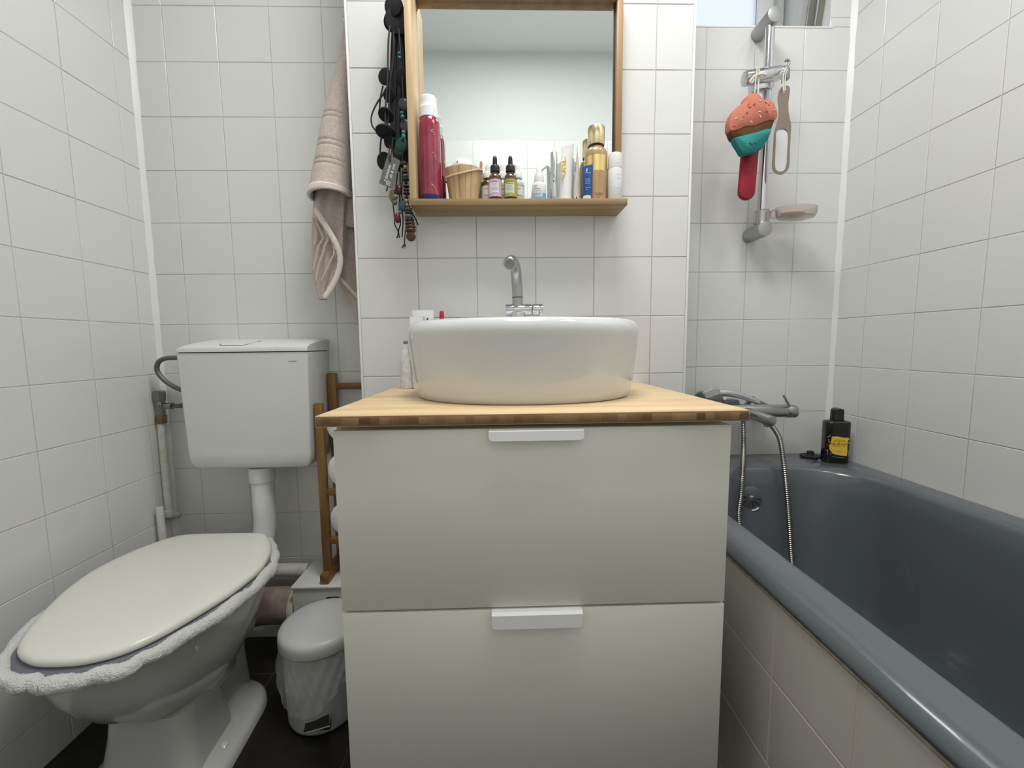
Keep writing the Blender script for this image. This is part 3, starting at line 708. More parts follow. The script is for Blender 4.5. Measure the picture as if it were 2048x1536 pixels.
# roll-on
c = (0.2768, 1.022)
o = thing('white_roll_on', 'small white cylinder bottle at the right end of the shelf', 'roll-on', (*c, SH))
bm = B(); lathe(bm, [(0.0163,0),(0.0168,0.001),(0.0168,0.0735),(0.0164,0.0745)], (*c,SH), 32); obj('bottle_body', bm, mat('frosted white plastic', (0.76,0.76,0.77), 0.4), o)
bm = B(); lathe(bm, [(0.0167,0.0747),(0.0169,0.0757),(0.0166,0.1045),(0.0155,0.1085),(0.0130,0.1100)], (*c,SH), 32); obj('cap', bm, mat('white cap', (0.80,0.78,0.77), 0.35), o)
bm = B(); wrap(bm, c, 0.0168, SH+0.028, SH+0.062, -12, 40, 8); obj('pale_label', bm, [mat('pale label', (0.86,0.86,0.86), 0.3)], o, recalc=False)
bm = B(); lines_on(bm, c, 0.0168, SH+0.058, [0.010,0.0,0.011,0.008,0.0,0.010,0.009,0.010], h=0.0008, gap=0.0038, a=14, mi=0, off=0.0009); obj('print', bm, [mat('light grey print', (0.55,0.55,0.56), 0.5)], o, recalc=False)

# ------------------------------------------------------------------ necklaces hanging left of the mirror
CORD = mat('black cotton cord', (0.018,0.018,0.020), 0.65, bump=(900,0.4))
DISC = mat('matt black felt discs', (0.010,0.010,0.012), 0.85)
hk = thing('wall_hook', 'black hook on the mirror side panel holding the necklaces', 'hook', (-0.228, 1.05, 0.80))
bm = B(); tube(bm, smooth([(-0.205,1.055,0.812),(-0.222,1.05,0.812),(-0.232,1.045,0.802),(-0.240,1.040,0.808),(-0.240,1.038,0.818)],5), 0.0028, 10); obj('hook_arm', bm, BLACK, hk)
def disc(bm, c, r, th, n_, nn=28):
    n_ = V(n_).normalized(); cyl(bm, V(c)-n_*th/2, V(c)+n_*th/2, r, r, nn, bev=th*0.3)
HK = V((-0.232, 1.047, 0.800))
# 1: cord with large black discs
n1 = thing('disc_necklace', 'black cord necklace with large round black discs, leftmost of the hanging necklaces', 'necklace', (-0.24, 1.03, 0.45), 'necklaces hanging beside the mirror')
n1['label'] = 'black cord necklace with large round black discs, hanging leftmost beside the mirror'
bm = B(); Yc = 1.022
def P(l): return [V(p) for p in l]
tube(bm, smooth([HK] + P([(-0.2421,1.015,0.7079),(-0.2475,1.015,0.6552),(-0.2507,1.015,0.6019),(-0.2576,1.015,0.5427),(-0.2596,1.015,0.4915)]), 5), 0.0021, 8)
tube(bm, smooth([HK] + P([(-0.2342,1.02,0.7114),(-0.2378,1.02,0.6478),(-0.2467,1.02,0.5942),(-0.2526,1.02,0.5291),(-0.2597,1.02,0.494)]), 5), 0.0021, 8)
tube(bm, smooth([HK] + P([(-0.2324,1.025,0.7044),(-0.2425,1.025,0.6187),(-0.2623,1.025,0.5807),(-0.2805,1.025,0.5556),(-0.2931,1.025,0.5293),(-0.2928,1.025,0.5095),(-0.2841,1.025,0.4963)]), 5), 0.0020, 8)
tube(bm, smooth(P([(-0.2653,1.03,0.5977),(-0.2721,1.03,0.5726),(-0.2756,1.03,0.543)]), 5), 0.0020, 8)
tube(bm, smooth(P([(-0.2705,1.02,0.4851),(-0.2737,1.02,0.4631),(-0.2758,1.02,0.4387)]), 5), 0.0020, 8)
tube(bm, smooth([HK] + P([(-0.2217,1.03,0.7185),(-0.2168,1.03,0.6651),(-0.216,1.03,0.6219),(-0.2203,1.03,0.5674)]), 5), 0.0022, 8)
for k in range(7):
    x0 = 783 + 4.2*k
    tube(bm, smooth([HK, HK + V((-0.012+0.0045*k, 0.004*sin(k), -0.08)), HK + V((-0.020+0.0060*k, -0.004+0.004*cos(2*k), -0.20)), HK + V((-0.022+0.0062*k, 0.003*sin(3*k), -0.30)), HK + V((-0.017+0.0050*k, 0, -0.365-0.01*(k % 3)))], 5), 0.0022, 8)
obj('cord', bm, CORD, n1)
for (x, y, z), r, nn in (((-0.2312,1.015,0.758), 0.0215, (0.25,1,0.1)), ((-0.2222,1.02,0.7325), 0.0300, (-0.1,1,0.05)), ((-0.236,1.026,0.7346), 0.0225, (0.2,1,0.1)), ((-0.2594,1.028,0.6172), 0.0175, (0.4,1,0.1)), ((-0.2114,1.012,0.6047), 0.0200, (-0.35,1,0.45)), ((-0.2594,1.024,0.5311), 0.0180, (0.1,0.6,1)),
                      ((-0.2589,1.012,0.4879), 0.0225, (0.04,0.30,1)), ((-0.2538,1.025,0.4731), 0.0150, (0.5,1,0.3)), ((-0.2696,1.03,0.4317), 0.0195, (0.45,1,0.2)), ((-0.2535,1.035,0.581), 0.0160, (0.6,1,0.3))):
    bm = B(); disc(bm, (x,y,z), r, 0.0055, nn); obj('disc', bm, DISC, n1)
# gift tag
bm = B(); tg = P([(-0.2531,1.004,0.4373),(-0.2252,1.004,0.4209),(-0.2458,1.004,0.359),(-0.2762,1.004,0.3724)])
prism(bm, tg, (0,0.0012,0)); t = obj('paper_tag', bm, mat('charcoal card', (0.13,0.13,0.125), 0.7), n1); t['label'] = 'charcoal card tag with white handwriting'
bm = B(); rt = (tg[1]-tg[2]).normalized(); upv = -(tg[1]-tg[0]).normalized()
cc = (tg[0]+tg[1]+tg[2]+tg[3])/4
text_mesh(bm, 'f dolalane', cc - V((0.0055,0.0006,0.0035)), 0.0098, right=rt, up=upv, depth=0.0002)
text_mesh(bm, 'ab & ona', cc + V((0.0058,-0.0006,0.0015)), 0.0090, right=rt, up=upv, depth=0.0002)
ic = cc - rt*0.0265 + V((0.0035,-0.0007,-0.0005))
def strip(bm, pts, w, off=(0,-0.0003,0)):
    for a, b in zip(pts, pts[1:]):
        a, b = V(a), V(b); d = (b-a).normalized(); s_ = d.cross(V((0,1,0)))*w/2
        prism(bm, [a-s_, b-s_, b+s_, a+s_], off)
q = 0.0042; sq = [ic + rt*a*q + upv*b*q for a, b in ((-1,-0.8),(-0.8,-1),(0.8,-1),(1,-0.8),(1,0.8),(0.8,1),(-0.8,1),(-1,0.8),(-1,-0.8))]
strip(bm, sq, 0.0009); strip(bm, [ic + rt*cos(a)*0.0019 + upv*sin(a)*0.0019 for a in [2*pi*k/10 for k in range(11)]], 0.0008)
obj('handwriting', bm, WINK, t, recalc=False)
bm = B(); tube(bm, smooth(P([(-0.2489,1.003,0.4204),(-0.2461,1.003,0.4336),(-0.2432,1.003,0.4499),(-0.2401,1.003,0.4717)]), 4), 0.0013, 8); tube(bm, P([(-0.251,1.003,0.4248),(-0.2504,1.003,0.439),(-0.2475,1.003,0.4554)]), 0.0013, 8); obj('tag_string', bm, CORD, t)
bm = B(); disc(bm, (-0.2488,1.003,0.4215), 0.0024, 0.001, (0,1,0), 14); obj('eyelet', bm, BLACK, t)
# 2: teal pebbles
n2 = thing('pebble_necklace', 'dark necklace of flat slate-green pebbles and small teal beads next to the mirror frame', 'necklace', (-0.22, 1.03, 0.45))
bm = B(); tube(bm, smooth([HK] + P([(-0.2181,1.008,0.6719),(-0.2159,1.008,0.6086),(-0.2156,1.008,0.5552),(-0.2171,1.008,0.5121),(-0.2191,1.008,0.4577),(-0.2241,1.008,0.4137)]), 5), 0.0016, 8); tube(bm, smooth([HK] + P([(-0.2104,1.036,0.6906),(-0.2131,1.036,0.6146),(-0.2177,1.036,0.5486),(-0.2185,1.036,0.4592),(-0.2222,1.036,0.4195)]), 5), 0.0030, 8); tube(bm, smooth([HK + V((0.006,0.004,-0.01))] + P([(-0.2207,1.036,0.7227),(-0.225,1.036,0.6689),(-0.227,1.036,0.6146),(-0.2317,1.036,0.5485),(-0.2353,1.036,0.4816),(-0.2338,1.036,0.4252)]), 5), 0.0062, 10)
tube(bm, smooth([HK + V((0.008,0.004,-0.01))] + P([(-0.2174,1.042,0.727),(-0.2193,1.042,0.6729),(-0.2201,1.042,0.6182),(-0.2237,1.042,0.5517),(-0.2261,1.042,0.4844),(-0.2271,1.042,0.422)]), 5), 0.0066, 10)
tube(bm, smooth([HK + V((0.0,0.004,-0.01))] + P([(-0.2336,1.044,0.7066),(-0.238,1.044,0.6522),(-0.2424,1.044,0.5972),(-0.2456,1.044,0.5415),(-0.2458,1.044,0.474),(-0.2406,1.044,0.4228)]), 5), 0.0055, 10)
obj('cord', bm, CORD, n2)
PEB = [mat('slate pebble', (0.035,0.045,0.050), 0.3), mat('dark green pebble', (0.018,0.055,0.050), 0.3)]
TEAL = mat('teal bead', (0.03,0.20,0.20), 0.2); DTEAL = mat('dark green bead', (0.02,0.12,0.09), 0.25)
for k, (p, r) in enumerate((((-0.2141,1.01,0.5477), 0.0120), ((-0.2114,1.006,0.4992), 0.0125), ((-0.2225,1.008,0.4588), 0.0145), ((-0.2272,1.012,0.4485), 0.0120))):
    bm = B(); sphere(bm, p, r, (1, 0.35, 1.15), 12, M=Matrix.Rotation(0.3*k-0.3, 4, 'Y')); obj('pebble', bm, PEB[k > 1], n2)
for p, r, m_ in (((-0.2182,1,0.5231),0.0038,DTEAL),((-0.2159,0.998,0.5135),0.0048,DTEAL),((-0.2148,0.998,0.4802),0.0048,TEAL),((-0.2149,0.997,0.4711),0.0052,TEAL),((-0.2199,1.003,0.6507),0.0038,DTEAL),((-0.2192,1.003,0.6413),0.0042,DTEAL)):
    bm = B(); sphere(bm, p, r, n=10); obj('bead', bm, m_, n2)
# 3: colourful bead strand
n3 = thing('bead_necklace', 'necklace of dark brown and coloured wooden beads hanging lowest beside the mirror shelf', 'necklace', (-0.21, 1.03, 0.28))
bm = B(); tube(bm, smooth(P([(-0.2243,1.03,0.4565),(-0.2212,1.03,0.4115),(-0.2204,1.03,0.366),(-0.2169,1.03,0.3317),(-0.2157,1.03,0.2971),(-0.2117,1.03,0.2739)]), 5), 0.0016, 8)
tube(bm, smooth(P([(-0.2213,1.02,0.277),(-0.2242,1.02,0.2597),(-0.226,1.02,0.2424),(-0.2277,1.02,0.2285)]), 5), 0.0013, 8); tube(bm, P([(-0.2261,1.02,0.2401),(-0.2324,1.02,0.2297)]), 0.0013, 6); tube(bm, P([(-0.2261,1.02,0.2401),(-0.2228,1.02,0.232)]), 0.0013, 6); obj('cord', bm, CORD, n3)
BC = [mat('black wooden bead', (0.02,0.018,0.02), 0.35), mat('brown wooden bead', (0.06,0.03,0.02), 0.35), mat('grey bead', (0.14,0.14,0.14), 0.35), mat('tan wooden bead', (0.36,0.22,0.12), 0.4), mat('petrol blue bead', (0.03,0.07,0.10), 0.3), mat('dark olive bead', (0.07,0.075,0.035), 0.35)]
path = P([(-0.2197,1.015,0.4199),(-0.2166,1.015,0.4099),(-0.2193,1.015,0.401),(-0.2173,1.015,0.3921),(-0.2175,1.015,0.3842),(-0.2166,1.015,0.3764),(-0.2169,1.015,0.3686),(-0.2172,1.015,0.3607),(-0.2163,1.015,0.3528),(-0.2166,1.015,0.3438),(-0.2158,1.015,0.3348),(-0.2149,1.015,0.3257),(-0.2129,1.015,0.3166),(-0.212,1.015,0.3087),(-0.2123,1.015,0.3007),(-0.2114,1.015,0.2927),(-0.2105,1.015,0.2847),(-0.2096,1.015,0.2767),(-0.2098,1.015,0.2687)])
seq = [5,3,1,2,0,0,0,1,0,0,3,3,5,0,2,0,1,1,1]
for k, (p, s_) in enumerate(zip(path, seq)):
    r = (0.0085, 0.0050, 0.0075, 0.0072)[k % 4] if k < 10 else (0.0050 if s_ == 3 else 0.0085 + 0.0006*(k-10))
    bm = B()
    if s_ == 3: sphere(bm, p - V((0,0.004,0)), 0.0045, n=10)
    else: sphere(bm, p, r, (1, 1, 0.5), 10)
    obj('bead', bm, BC[s_], n3)
bm = B(); disc(bm, (-0.2081,1.01,0.2537), 0.0112, 0.005, (-0.1,1,0.1), 24); obj('bead', bm, BC[1], n3)
bm = B(); sphere(bm, (-0.2266,1.02,0.3262), 0.0110, (1,0.5,1.2), 12); obj('pebble', bm, BC[4], n3)
# 4: leather thong bracelet bundle
n4 = thing('red_bead_necklace', 'thin cord necklace ending in tan, green and dark red beads, hanging under the card tag', 'necklace', (-0.235, 1.04, 0.30))
bm = B()
for l in ([(-0.2395,1.035,0.4248),(-0.2434,1.035,0.385),(-0.2532,1.035,0.3449),(-0.2519,1.035,0.316),(-0.2506,1.035,0.287),(-0.2439,1.035,0.273),(-0.2456,1.035,0.2589),(-0.248,1.035,0.259)], [(-0.2336,1.035,0.4248),(-0.2357,1.035,0.3678),(-0.2398,1.035,0.3218),(-0.2372,1.035,0.2928),(-0.2427,1.035,0.273),(-0.2409,1.035,0.2566)], [(-0.227,1.03,0.4115),(-0.2318,1.03,0.3432),(-0.2299,1.03,0.2971),(-0.2337,1.03,0.2577)], [(-0.2643,1.04,0.4268),(-0.2643,1.04,0.3983),(-0.2662,1.04,0.3788),(-0.269,1.04,0.3673)], [(-0.2205,1.04,0.4269),(-0.2198,1.04,0.3465),(-0.201,1.04,0.2999),(-0.1965,1.04,0.2882)]):
    tube(bm, smooth(P(l), 5), 0.0015, 7)
obj('cord', bm, CORD, n4)
for p, r, s_, col in (((-0.2523,1.028,0.3517), 0.0110, (0.8,0.6,1.3), (0.30,0.20,0.13)), ((-0.2429,1.018,0.346), 0.0058, (1,1,1), (0.10,0.20,0.12)), ((-0.2462,1.02,0.3342), 0.0065, (1,0.8,1), (0.13,0.12,0.06)), ((-0.2409,1.022,0.2994), 0.0088, (0.85,0.7,1.4), (0.15,0.008,0.02)), ((-0.2301,1.022,0.3382), 0.0070, (0.8,0.8,1.4), (0.05,0.05,0.05)), ((-0.2334,1.022,0.3131), 0.0045, (1,1,1), (0.18,0.18,0.15)), ((-0.2362,1.022,0.3632), 0.0090, (1,0.7,1.3), (0.06,0.012,0.02))):
    bm = B(); sphere(bm, p, r, s_, 12); obj('bead', bm, mat('bead %02d%02d' % (int(col[0]*99), int(col[1]*99)), col, 0.3), n4)
# ------------------------------------------------------------------ towel hanging on the side of the chase
tw = thing('bath_towel', 'beige-pink terry towel hanging beside the pipe chase over the toilet cistern', 'towel', (-0.42, 1.2, 0.45))
def sheet(name, L_, R_, nu, wave, m, amp=0.0, th=0.004, bulge=0.0, hems=None, kx=7):
    """cloth between two edge curves, bulging towards the room"""
    Ls, Rs = smooth(L_, kx), smooth(R_, kx); n_ = min(len(Ls), len(Rs)); bm = B(); rows = []
    for i in range(n_):
        t = i/(n_-1); row = []
        for j in range(nu+1):
            s_ = j/nu; p = Ls[i].lerp(Rs[i], s_)
            b = bulge(t) if callable(bulge) else bulge
            p = p + V((0, -b*sqrt(max(0, 1-(2*s_-1)**2)) + amp*sin(wave*s_*2*pi + 3*t), 0))
            if hems:
                for h in hems:
                    d = abs(t - h); 
                    if d < 0.012: p += V((0, 0.0032*(1-d/0.012), 0))
            row.append(bm.verts.new(p))
        rows.append(row)
    for a, b in zip(rows, rows[1:]):
        for j in range(nu): bm.faces.new((a[j], a[j+1], b[j+1], b[j]))
    o = obj(name, bm, m, tw, sharp=80)
    md = o.modifiers.new('s', 'SOLIDIFY'); md.thickness = th; md.offset = 0
    return o
# upper fold: bulging half cone down to its hem
Lp = [(-0.4037,1.215,0.8714),(-0.4214,1.215,0.7834),(-0.4407,1.215,0.7198),(-0.4599,1.215,0.662),(-0.4766,1.215,0.6036),(-0.491,1.215,0.5382),(-0.5039,1.215,0.4787),(-0.5184,1.215,0.4159)]
Rp = [(-0.382,1.165,0.8355),(-0.386,1.165,0.7513),(-0.3877,1.165,0.6904),(-0.3903,1.165,0.6349),(-0.3917,1.165,0.579),(-0.3934,1.165,0.5161),(-0.3948,1.165,0.459),(-0.3974,1.165,0.4038)]
sheet('front_fold', Lp, Rp, 22, 1, TOWEL, 0.001, 0.006, bulge=lambda t: 0.012 + 0.062*t, hems=(0.545, 0.575, 0.71, 0.74, 0.83, 0.86), kx=24)
Lh = [(-0.5167,1.215,0.4213),(-0.5219,1.215,0.4025)]; Rh = [(-0.3972,1.165,0.409),(-0.3978,1.165,0.3961)]
sheet('hem', Lh, Rh, 22, 1, HEM, 0.001, 0.008, bulge=0.076, kx=4)
# lower fold inside, with a diagonal hem running to the corner tip
Ll = [(-0.5133,1.215,0.432),(-0.5191,1.215,0.3782),(-0.5263,1.215,0.324),(-0.5294,1.215,0.2692),(-0.5301,1.215,0.2071),(-0.5192,1.215,0.1512),(-0.509,1.215,0.13)]
Rl = [(-0.4186,1.185,0.4213),(-0.4225,1.185,0.3687),(-0.4258,1.185,0.329),(-0.4292,1.185,0.289),(-0.4339,1.185,0.2488),(-0.4545,1.185,0.1921),(-0.4854,1.185,0.1267)]
sheet('lower_fold', Ll, Rl, 26, 2.5, TOWEL, 0.005, 0.005, bulge=0.016, kx=16)
def ribbon(pts, w, m, name='hem', y=0.0):
    P_ = smooth(pts, 8); bm = B(); rows = []
    for i, p in enumerate(P_):
        a = P_[max(0, i-1)]; b = P_[min(len(P_)-1, i+1)]; d = (b-a).normalized(); s_ = d.cross(V((0,1,0))).normalized()*w/2
        rows.append((bm.verts.new(p - s_ + V((0, 0.0012*sin(i*1.3), 0))), bm.verts.new(p + V((0,-0.002,0))), bm.verts.new(p + s_)))
    for a, b in zip(rows, rows[1:]):
        for j in range(2): bm.faces.new((a[j], a[j+1], b[j+1], b[j]))
    o = obj(name, bm, m, tw, sharp=80); md = o.modifiers.new('s', 'SOLIDIFY'); md.thickness = 0.006; md.offset = 0
ribbon([(-0.4906,1.158,0.363),(-0.4749,1.158,0.3372),(-0.4567,1.158,0.306),(-0.441,1.158,0.276),(-0.4317,1.158,0.2497),(-0.4303,1.158,0.2234),(-0.4385,1.158,0.193),(-0.4565,1.158,0.1572),(-0.4768,1.158,0.1292)], 0.014, HEM)
for pts in ([(-0.4943,1.166,0.337),(-0.4826,1.166,0.3082),(-0.4769,1.166,0.2898),(-0.4903,1.166,0.2649),(-0.4988,1.166,0.2319),(-0.507,1.166,0.2054)], [(-0.4689,1.162,0.3071),(-0.4621,1.162,0.2862),(-0.471,1.162,0.2679),(-0.479,1.162,0.2442),(-0.4898,1.162,0.2178),(-0.5002,1.162,0.1754)], [(-0.4462,1.16,0.2673),(-0.4473,1.16,0.2463),(-0.4592,1.16,0.2239),(-0.4697,1.16,0.2014),(-0.4831,1.16,0.1776)], [(-0.4993,1.166,0.3422),(-0.4994,1.166,0.3174),(-0.4938,1.166,0.2978),(-0.502,1.166,0.2715)]):
    bm = B(); tube(bm, smooth(pts, 6), 0.0032, 8); obj('terry_ridge', bm, TOWEL, tw)
# piece behind, hugging the chase
Lb = [(-0.4483,1.245,0.4426),(-0.4489,1.245,0.3735),(-0.4516,1.245,0.3177),(-0.458,1.245,0.2472),(-0.4718,1.245,0.2018),(-0.4539,1.245,0.1543),(-0.4326,1.245,0.1152),(-0.4264,1.245,0.0598)]
Rb = [(-0.3965,1.225,0.4354),(-0.3968,1.225,0.3674),(-0.3965,1.225,0.3124),(-0.3968,1.225,0.243),(-0.396,1.225,0.1981),(-0.3967,1.225,0.1515),(-0.397,1.225,0.1131),(-0.398,1.225,0.0587)]
sheet('back_fold', Lb, Rb, 12, 1.5, TOWEL, 0.004, 0.005, bulge=0.01, kx=8)
ribbon([(-0.4658,1.222,0.2008),(-0.447,1.222,0.1783),(-0.4281,1.222,0.1584),(-0.4091,1.222,0.1385)], 0.008, HEM)
Lc = [(-0.4315,1.21,0.4034),(-0.4335,1.21,0.363),(-0.4363,1.21,0.3332)]; Rc = [(-0.3984,1.21,0.4033),(-0.4003,1.21,0.3629),(-0.4006,1.21,0.325)]
sheet('middle_fold', Lc, Rc, 8, 1, TOWEL, 0.003, 0.006, bulge=0.01)
bm = B(); cyl(bm, (CX0, 1.20, 0.858), (CX0-0.035, 1.20, 0.858), 0.006, bev=0.002); cyl(bm, (CX0-0.035, 1.20, 0.858), (CX0-0.043, 1.20, 0.858), 0.011, bev=0.003)
tag(obj('towel_hook', bm, CHROME, base=(CX0, 1.2, 0.858)), 'metal peg on the side of the chase from which the towel hangs', 'hook')
bm = B(); tube(bm, smooth([(CX0-0.028,1.20,0.866),(-0.384,1.195,0.84),(-0.386,1.19,0.82)],5), 0.003, 8); obj('loop', bm, HEM, tw)

# ------------------------------------------------------------------ shower rail
RX, RY = 0.7845, 1.262
sr = thing('shower_rail', 'chrome shower rail with two grey wall mounts over the bathtub', 'shower rail', (RX, YS, 0.33))
bm = B(); cyl(bm, (RX, RY, 0.338), (RX, RY, 0.912), 0.0125, n=28); obj('rod', bm, CHROME, sr)
SATD = mat('satin grey metal mount', (0.42, 0.42, 0.42), 0.42, 0.85)
for z in (0.917, 0.330):
    bm = B(); cyl(bm, (RX, YS-0.0005, z), (RX, RY-0.022, z), 0.0215, n=32, bev=0.0015); obj('wall_mount', bm, SATD, sr)
bm = B()
Ms = Matrix.Rotation(radians(-11), 4, 'Y')
sl = V((0.7639,1.24,0.7533))
ax = V((cos(radians(9)), 0, sin(radians(9))))
cyl(bm, sl - ax*0.062, sl + ax*0.040, 0.0195, n=28, bev=0.002)
cyl(bm, sl + ax*0.041, sl + ax*0.056, 0.0165, n=28, bev=0.002)
box(bm, -0.030, 0.030, -0.012, 0.02, -0.030, 0.012, 0.004, M=Matrix.Translation(sl + V((-0.005,0.012,-0.004))) @ Matrix.Rotation(-radians(9), 4, 'Y'))
obj('slider', bm, CHROME, sr)
bm = B(); tube(bm, smooth([sl+ax*0.052+V((0,0,0.006)), sl+ax*0.062+V((0,-0.002,0.014)), sl+ax*0.066+V((0,-0.002,0.024)), sl+ax*0.060+V((0,-0.002,0.031)), sl+ax*0.055+V((0,-0.002,0.028))], 5), 0.0032, 10)
box(bm, -0.004, 0.006, -0.012, 0.012, -0.024, 0.006, 0.002, M=Matrix.Translation(sl + ax*0.058)); obj('hook', bm, DKCHR, sr)
# soap dish on the rail
sd = thing('soap_dish', 'clear soap dish clamped to the foot of the shower rail', 'soap dish', (0.80, RY, 0.355))
CLEAR = mat('clear hazy plastic', (0.80, 0.76, 0.72), 0.22, trans=0.8, ior=1.3)
bm = B(); lathe(bm, [(0.0135,0.352),(0.0205,0.352),(0.0205,0.3875),(0.0135,0.3875)], (RX, RY, 0), 28)
obj('clamp', bm, CLEAR, sd)
bm = B(); dc = (0.872, 1.238)
lathe(bm, [(0.035,0.3560),(0.052,0.3600),(0.0585,0.3700),(0.0600,0.3885),(0.0580,0.3885),(0.0560,0.3715),(0.050,0.3645),(0.030,0.3615),(0.001,0.3612)], (*dc,0), 40, sy=0.62)
box(bm, 0.802, 0.822, 1.240, 1.256, 0.362, 0.384, 0.003); obj('dish', bm, CLEAR, sd)
bm = B(); sphere(bm, (0.862,1.238,0.3725), 0.036, (1,0.55,0.26), 14); tag(obj('pink_soap', bm, mat('peach soap', (0.80,0.42,0.30), 0.4), base=(0.862,1.238,0.363)), 'pale peach bar of soap lying in the clear soap dish', 'soap')

# cupcake shaped sponge
sy = 1.175
spg = thing('cupcake_sponge', 'cupcake shaped bath sponge, coral frosting over a brown band and a teal case', 'sponge', (0.70, sy, 0.60))
FROSTC = mat('coral sponge foam', (0.62, 0.215, 0.15), 0.9, bump=(420,1.0,0.002)); BRN = mat('brown sponge foam', (0.13, 0.06, 0.018), 0.9, bump=(420,1.0,0.002)); TEALF = mat('teal sponge foam', (0.03, 0.27, 0.26), 0.9, bump=(420,1.0,0.002))
def pillow(name, pts, m, y0=sy-0.004, th=0.030, k=5, sm=True):
    P_ = smooth(pts, k, True) if sm else [V(p) for p in pts]
    cc = sum(P_, V())/len(P_); bm = B(); rings = []
    for s_, d in ((0.965, 0.0), (0.99, 0.0018), (1.0, 0.005), (1.0, th-0.005), (0.985, th-0.001), (0.96, th)):
        rings.append([V((cc.x + (p.x-cc.x)*s_, y0 + d, cc.z + (p.z-cc.z)*s_)) for p in P_])
    loft(bm, rings); return obj(name, bm, m, spg, sharp=75)
top = [(0.6339,1.175,0.5714),(0.6302,1.175,0.5934),(0.6362,1.175,0.6152),(0.6492,1.175,0.6333),(0.6627,1.175,0.641),(0.6706,1.175,0.6487),(0.6755,1.175,0.6615),(0.689,1.175,0.6679),(0.7042,1.175,0.6654),(0.7129,1.175,0.6578),(0.7201,1.175,0.6502),(0.7352,1.175,0.6515),(0.7481,1.175,0.6439),(0.7558,1.175,0.6285),(0.7606,1.175,0.6157),(0.7597,1.175,0.6054),(0.7531,1.175,0.5989),(0.7366,1.175,0.5976),(0.7175,1.175,0.591),(0.6943,1.175,0.5832),(0.6736,1.175,0.5819),(0.6518,1.175,0.5728)]
pillow('frosting', top, FROSTC)
mid = [(0.6338,1.175,0.5727),(0.6517,1.175,0.574),(0.6735,1.175,0.5832),(0.6942,1.175,0.5845),(0.7174,1.175,0.5923),(0.7365,1.175,0.5988),(0.7545,1.175,0.6002),(0.7509,1.175,0.5886),(0.7459,1.175,0.5769),(0.7294,1.175,0.5743),(0.7103,1.175,0.5677),(0.6883,1.175,0.5625),(0.6663,1.175,0.5572),(0.6444,1.175,0.552),(0.6384,1.175,0.5611)]
pillow('cake_band', mid, BRN, y0=sy-0.002, th=0.027, sm=False)
cup = [(0.6429,1.175,0.5533),(0.6663,1.175,0.5585),(0.6882,1.175,0.5638),(0.7102,1.175,0.569),(0.7293,1.175,0.5755),(0.7473,1.175,0.5782),(0.7438,1.175,0.5639),(0.735,1.175,0.5444),(0.7261,1.175,0.5274),(0.7154,1.175,0.5195),(0.6905,1.175,0.5143),(0.6697,1.175,0.5116),(0.6593,1.175,0.5273),(0.649,1.175,0.5416)]
pillow('case', cup, TEALF, y0=sy-0.003, th=0.023, sm=False)
bm = B(); k = 0
for x, y, a, mi in ((1519,205,0.1,0),(1518,225,0.1,0),(1520,233,-0.9,0),(1503,243,-0.7,0),(1473,237,0.6,0),(1547,222,-0.3,1),(1486,238,0.5,0),(1494,227,0.8,2),(1532,225,0,2),(1487,236,1,2),(1530,209,-0.8,3),(1536,212,0.8,3),(1496,213,1.2,3),(1507,212,0.7,3),(1499,217,0.3,3),(1470,251,0.1,3)):
    px = (0.6878,1.17,0.5974); sc_ = 0.001418
    c_ = V((px[0] + (x-1503)*sc_, sy-0.0052, px[2] - (y-240)*sc_*1.02)); d = V((cos(a),0,sin(a)))*0.0036; s_ = V((-sin(a),0,cos(a)))*0.0010
    prism(bm, [c_-d-s_, c_+d-s_, c_+d+s_, c_-d+s_], (0,0.003,0), mi=mi)
for x, y in ((1507,283),(1513,281),(1503,281)):
    c_ = V(((0.6878,1.17,0.5974)[0] + (x-1503)*0.001418, sy-0.0042, (0.6878,1.17,0.5974)[2] - (y-240)*0.00145)); sphere(bm, c_, 0.0022, (1,0.5,1), 6, mi=4)
obj('sprinkles', bm, [mat('pale sprinkle', (0.86,0.62,0.48), 0.6), mat('yellow sprinkle', (0.85,0.55,0.10), 0.6), mat('brown sprinkle', (0.16,0.05,0.03), 0.6), mat('deep coral hole', (0.45,0.08,0.06), 0.8), mat('dark teal hole', (0.01,0.08,0.09), 0.8)], spg, recalc=True)
STR = mat('cream string', (0.72,0.68,0.58), 0.8)
bm = B(); tube(bm, P([(0.7139,1.205,0.6785),(0.7148,1.205,0.7202),(0.7176,1.205,0.7487),(0.7201,1.205,0.7552)]), 0.0016, 8); tube(bm, P([(0.728,1.212,0.6824),(0.7274,1.212,0.7244),(0.7275,1.212,0.7531)]), 0.0022, 8)
tube(bm, smooth(P([(0.7006,1.207,0.7174),(0.7086,1.207,0.7278),(0.721,1.207,0.7344),(0.7363,1.207,0.7371),(0.7449,1.207,0.7345)]), 4), 0.0030, 8); tube(bm, smooth(P([(0.6955,1.203,0.7163),(0.7041,1.203,0.7112),(0.7093,1.203,0.7216)]), 3), 0.0018, 8); obj('string', bm, STR, spg)
# red handled thing behind the sponge
bm = B(); q = rrect(0, 0, 0.0235, 0.080, 0.0225, 8); c_ = V((0.7105,1.215,0.4829))
Mr = Matrix.Rotation(radians(2.5), 4, 'Y')
ring = lambda s_, y: [c_ + (Mr @ V((p.x*s_, 0, p.y*(1-(1-s_)*0.3)))) + V((0,y,0)) for p in q]
loft(bm, [ring(0.86,-0.008), ring(0.96,-0.006), ring(1,-0.002), ring(1,0.004), ring(0.9,0.008)])
tag(obj('foot_file', bm, mat('crimson plastic', (0.33,0.010,0.03), 0.5, bump=(300,0.3)), base=c_), 'dark red round-ended paddle hanging behind the cupcake sponge', 'foot file')
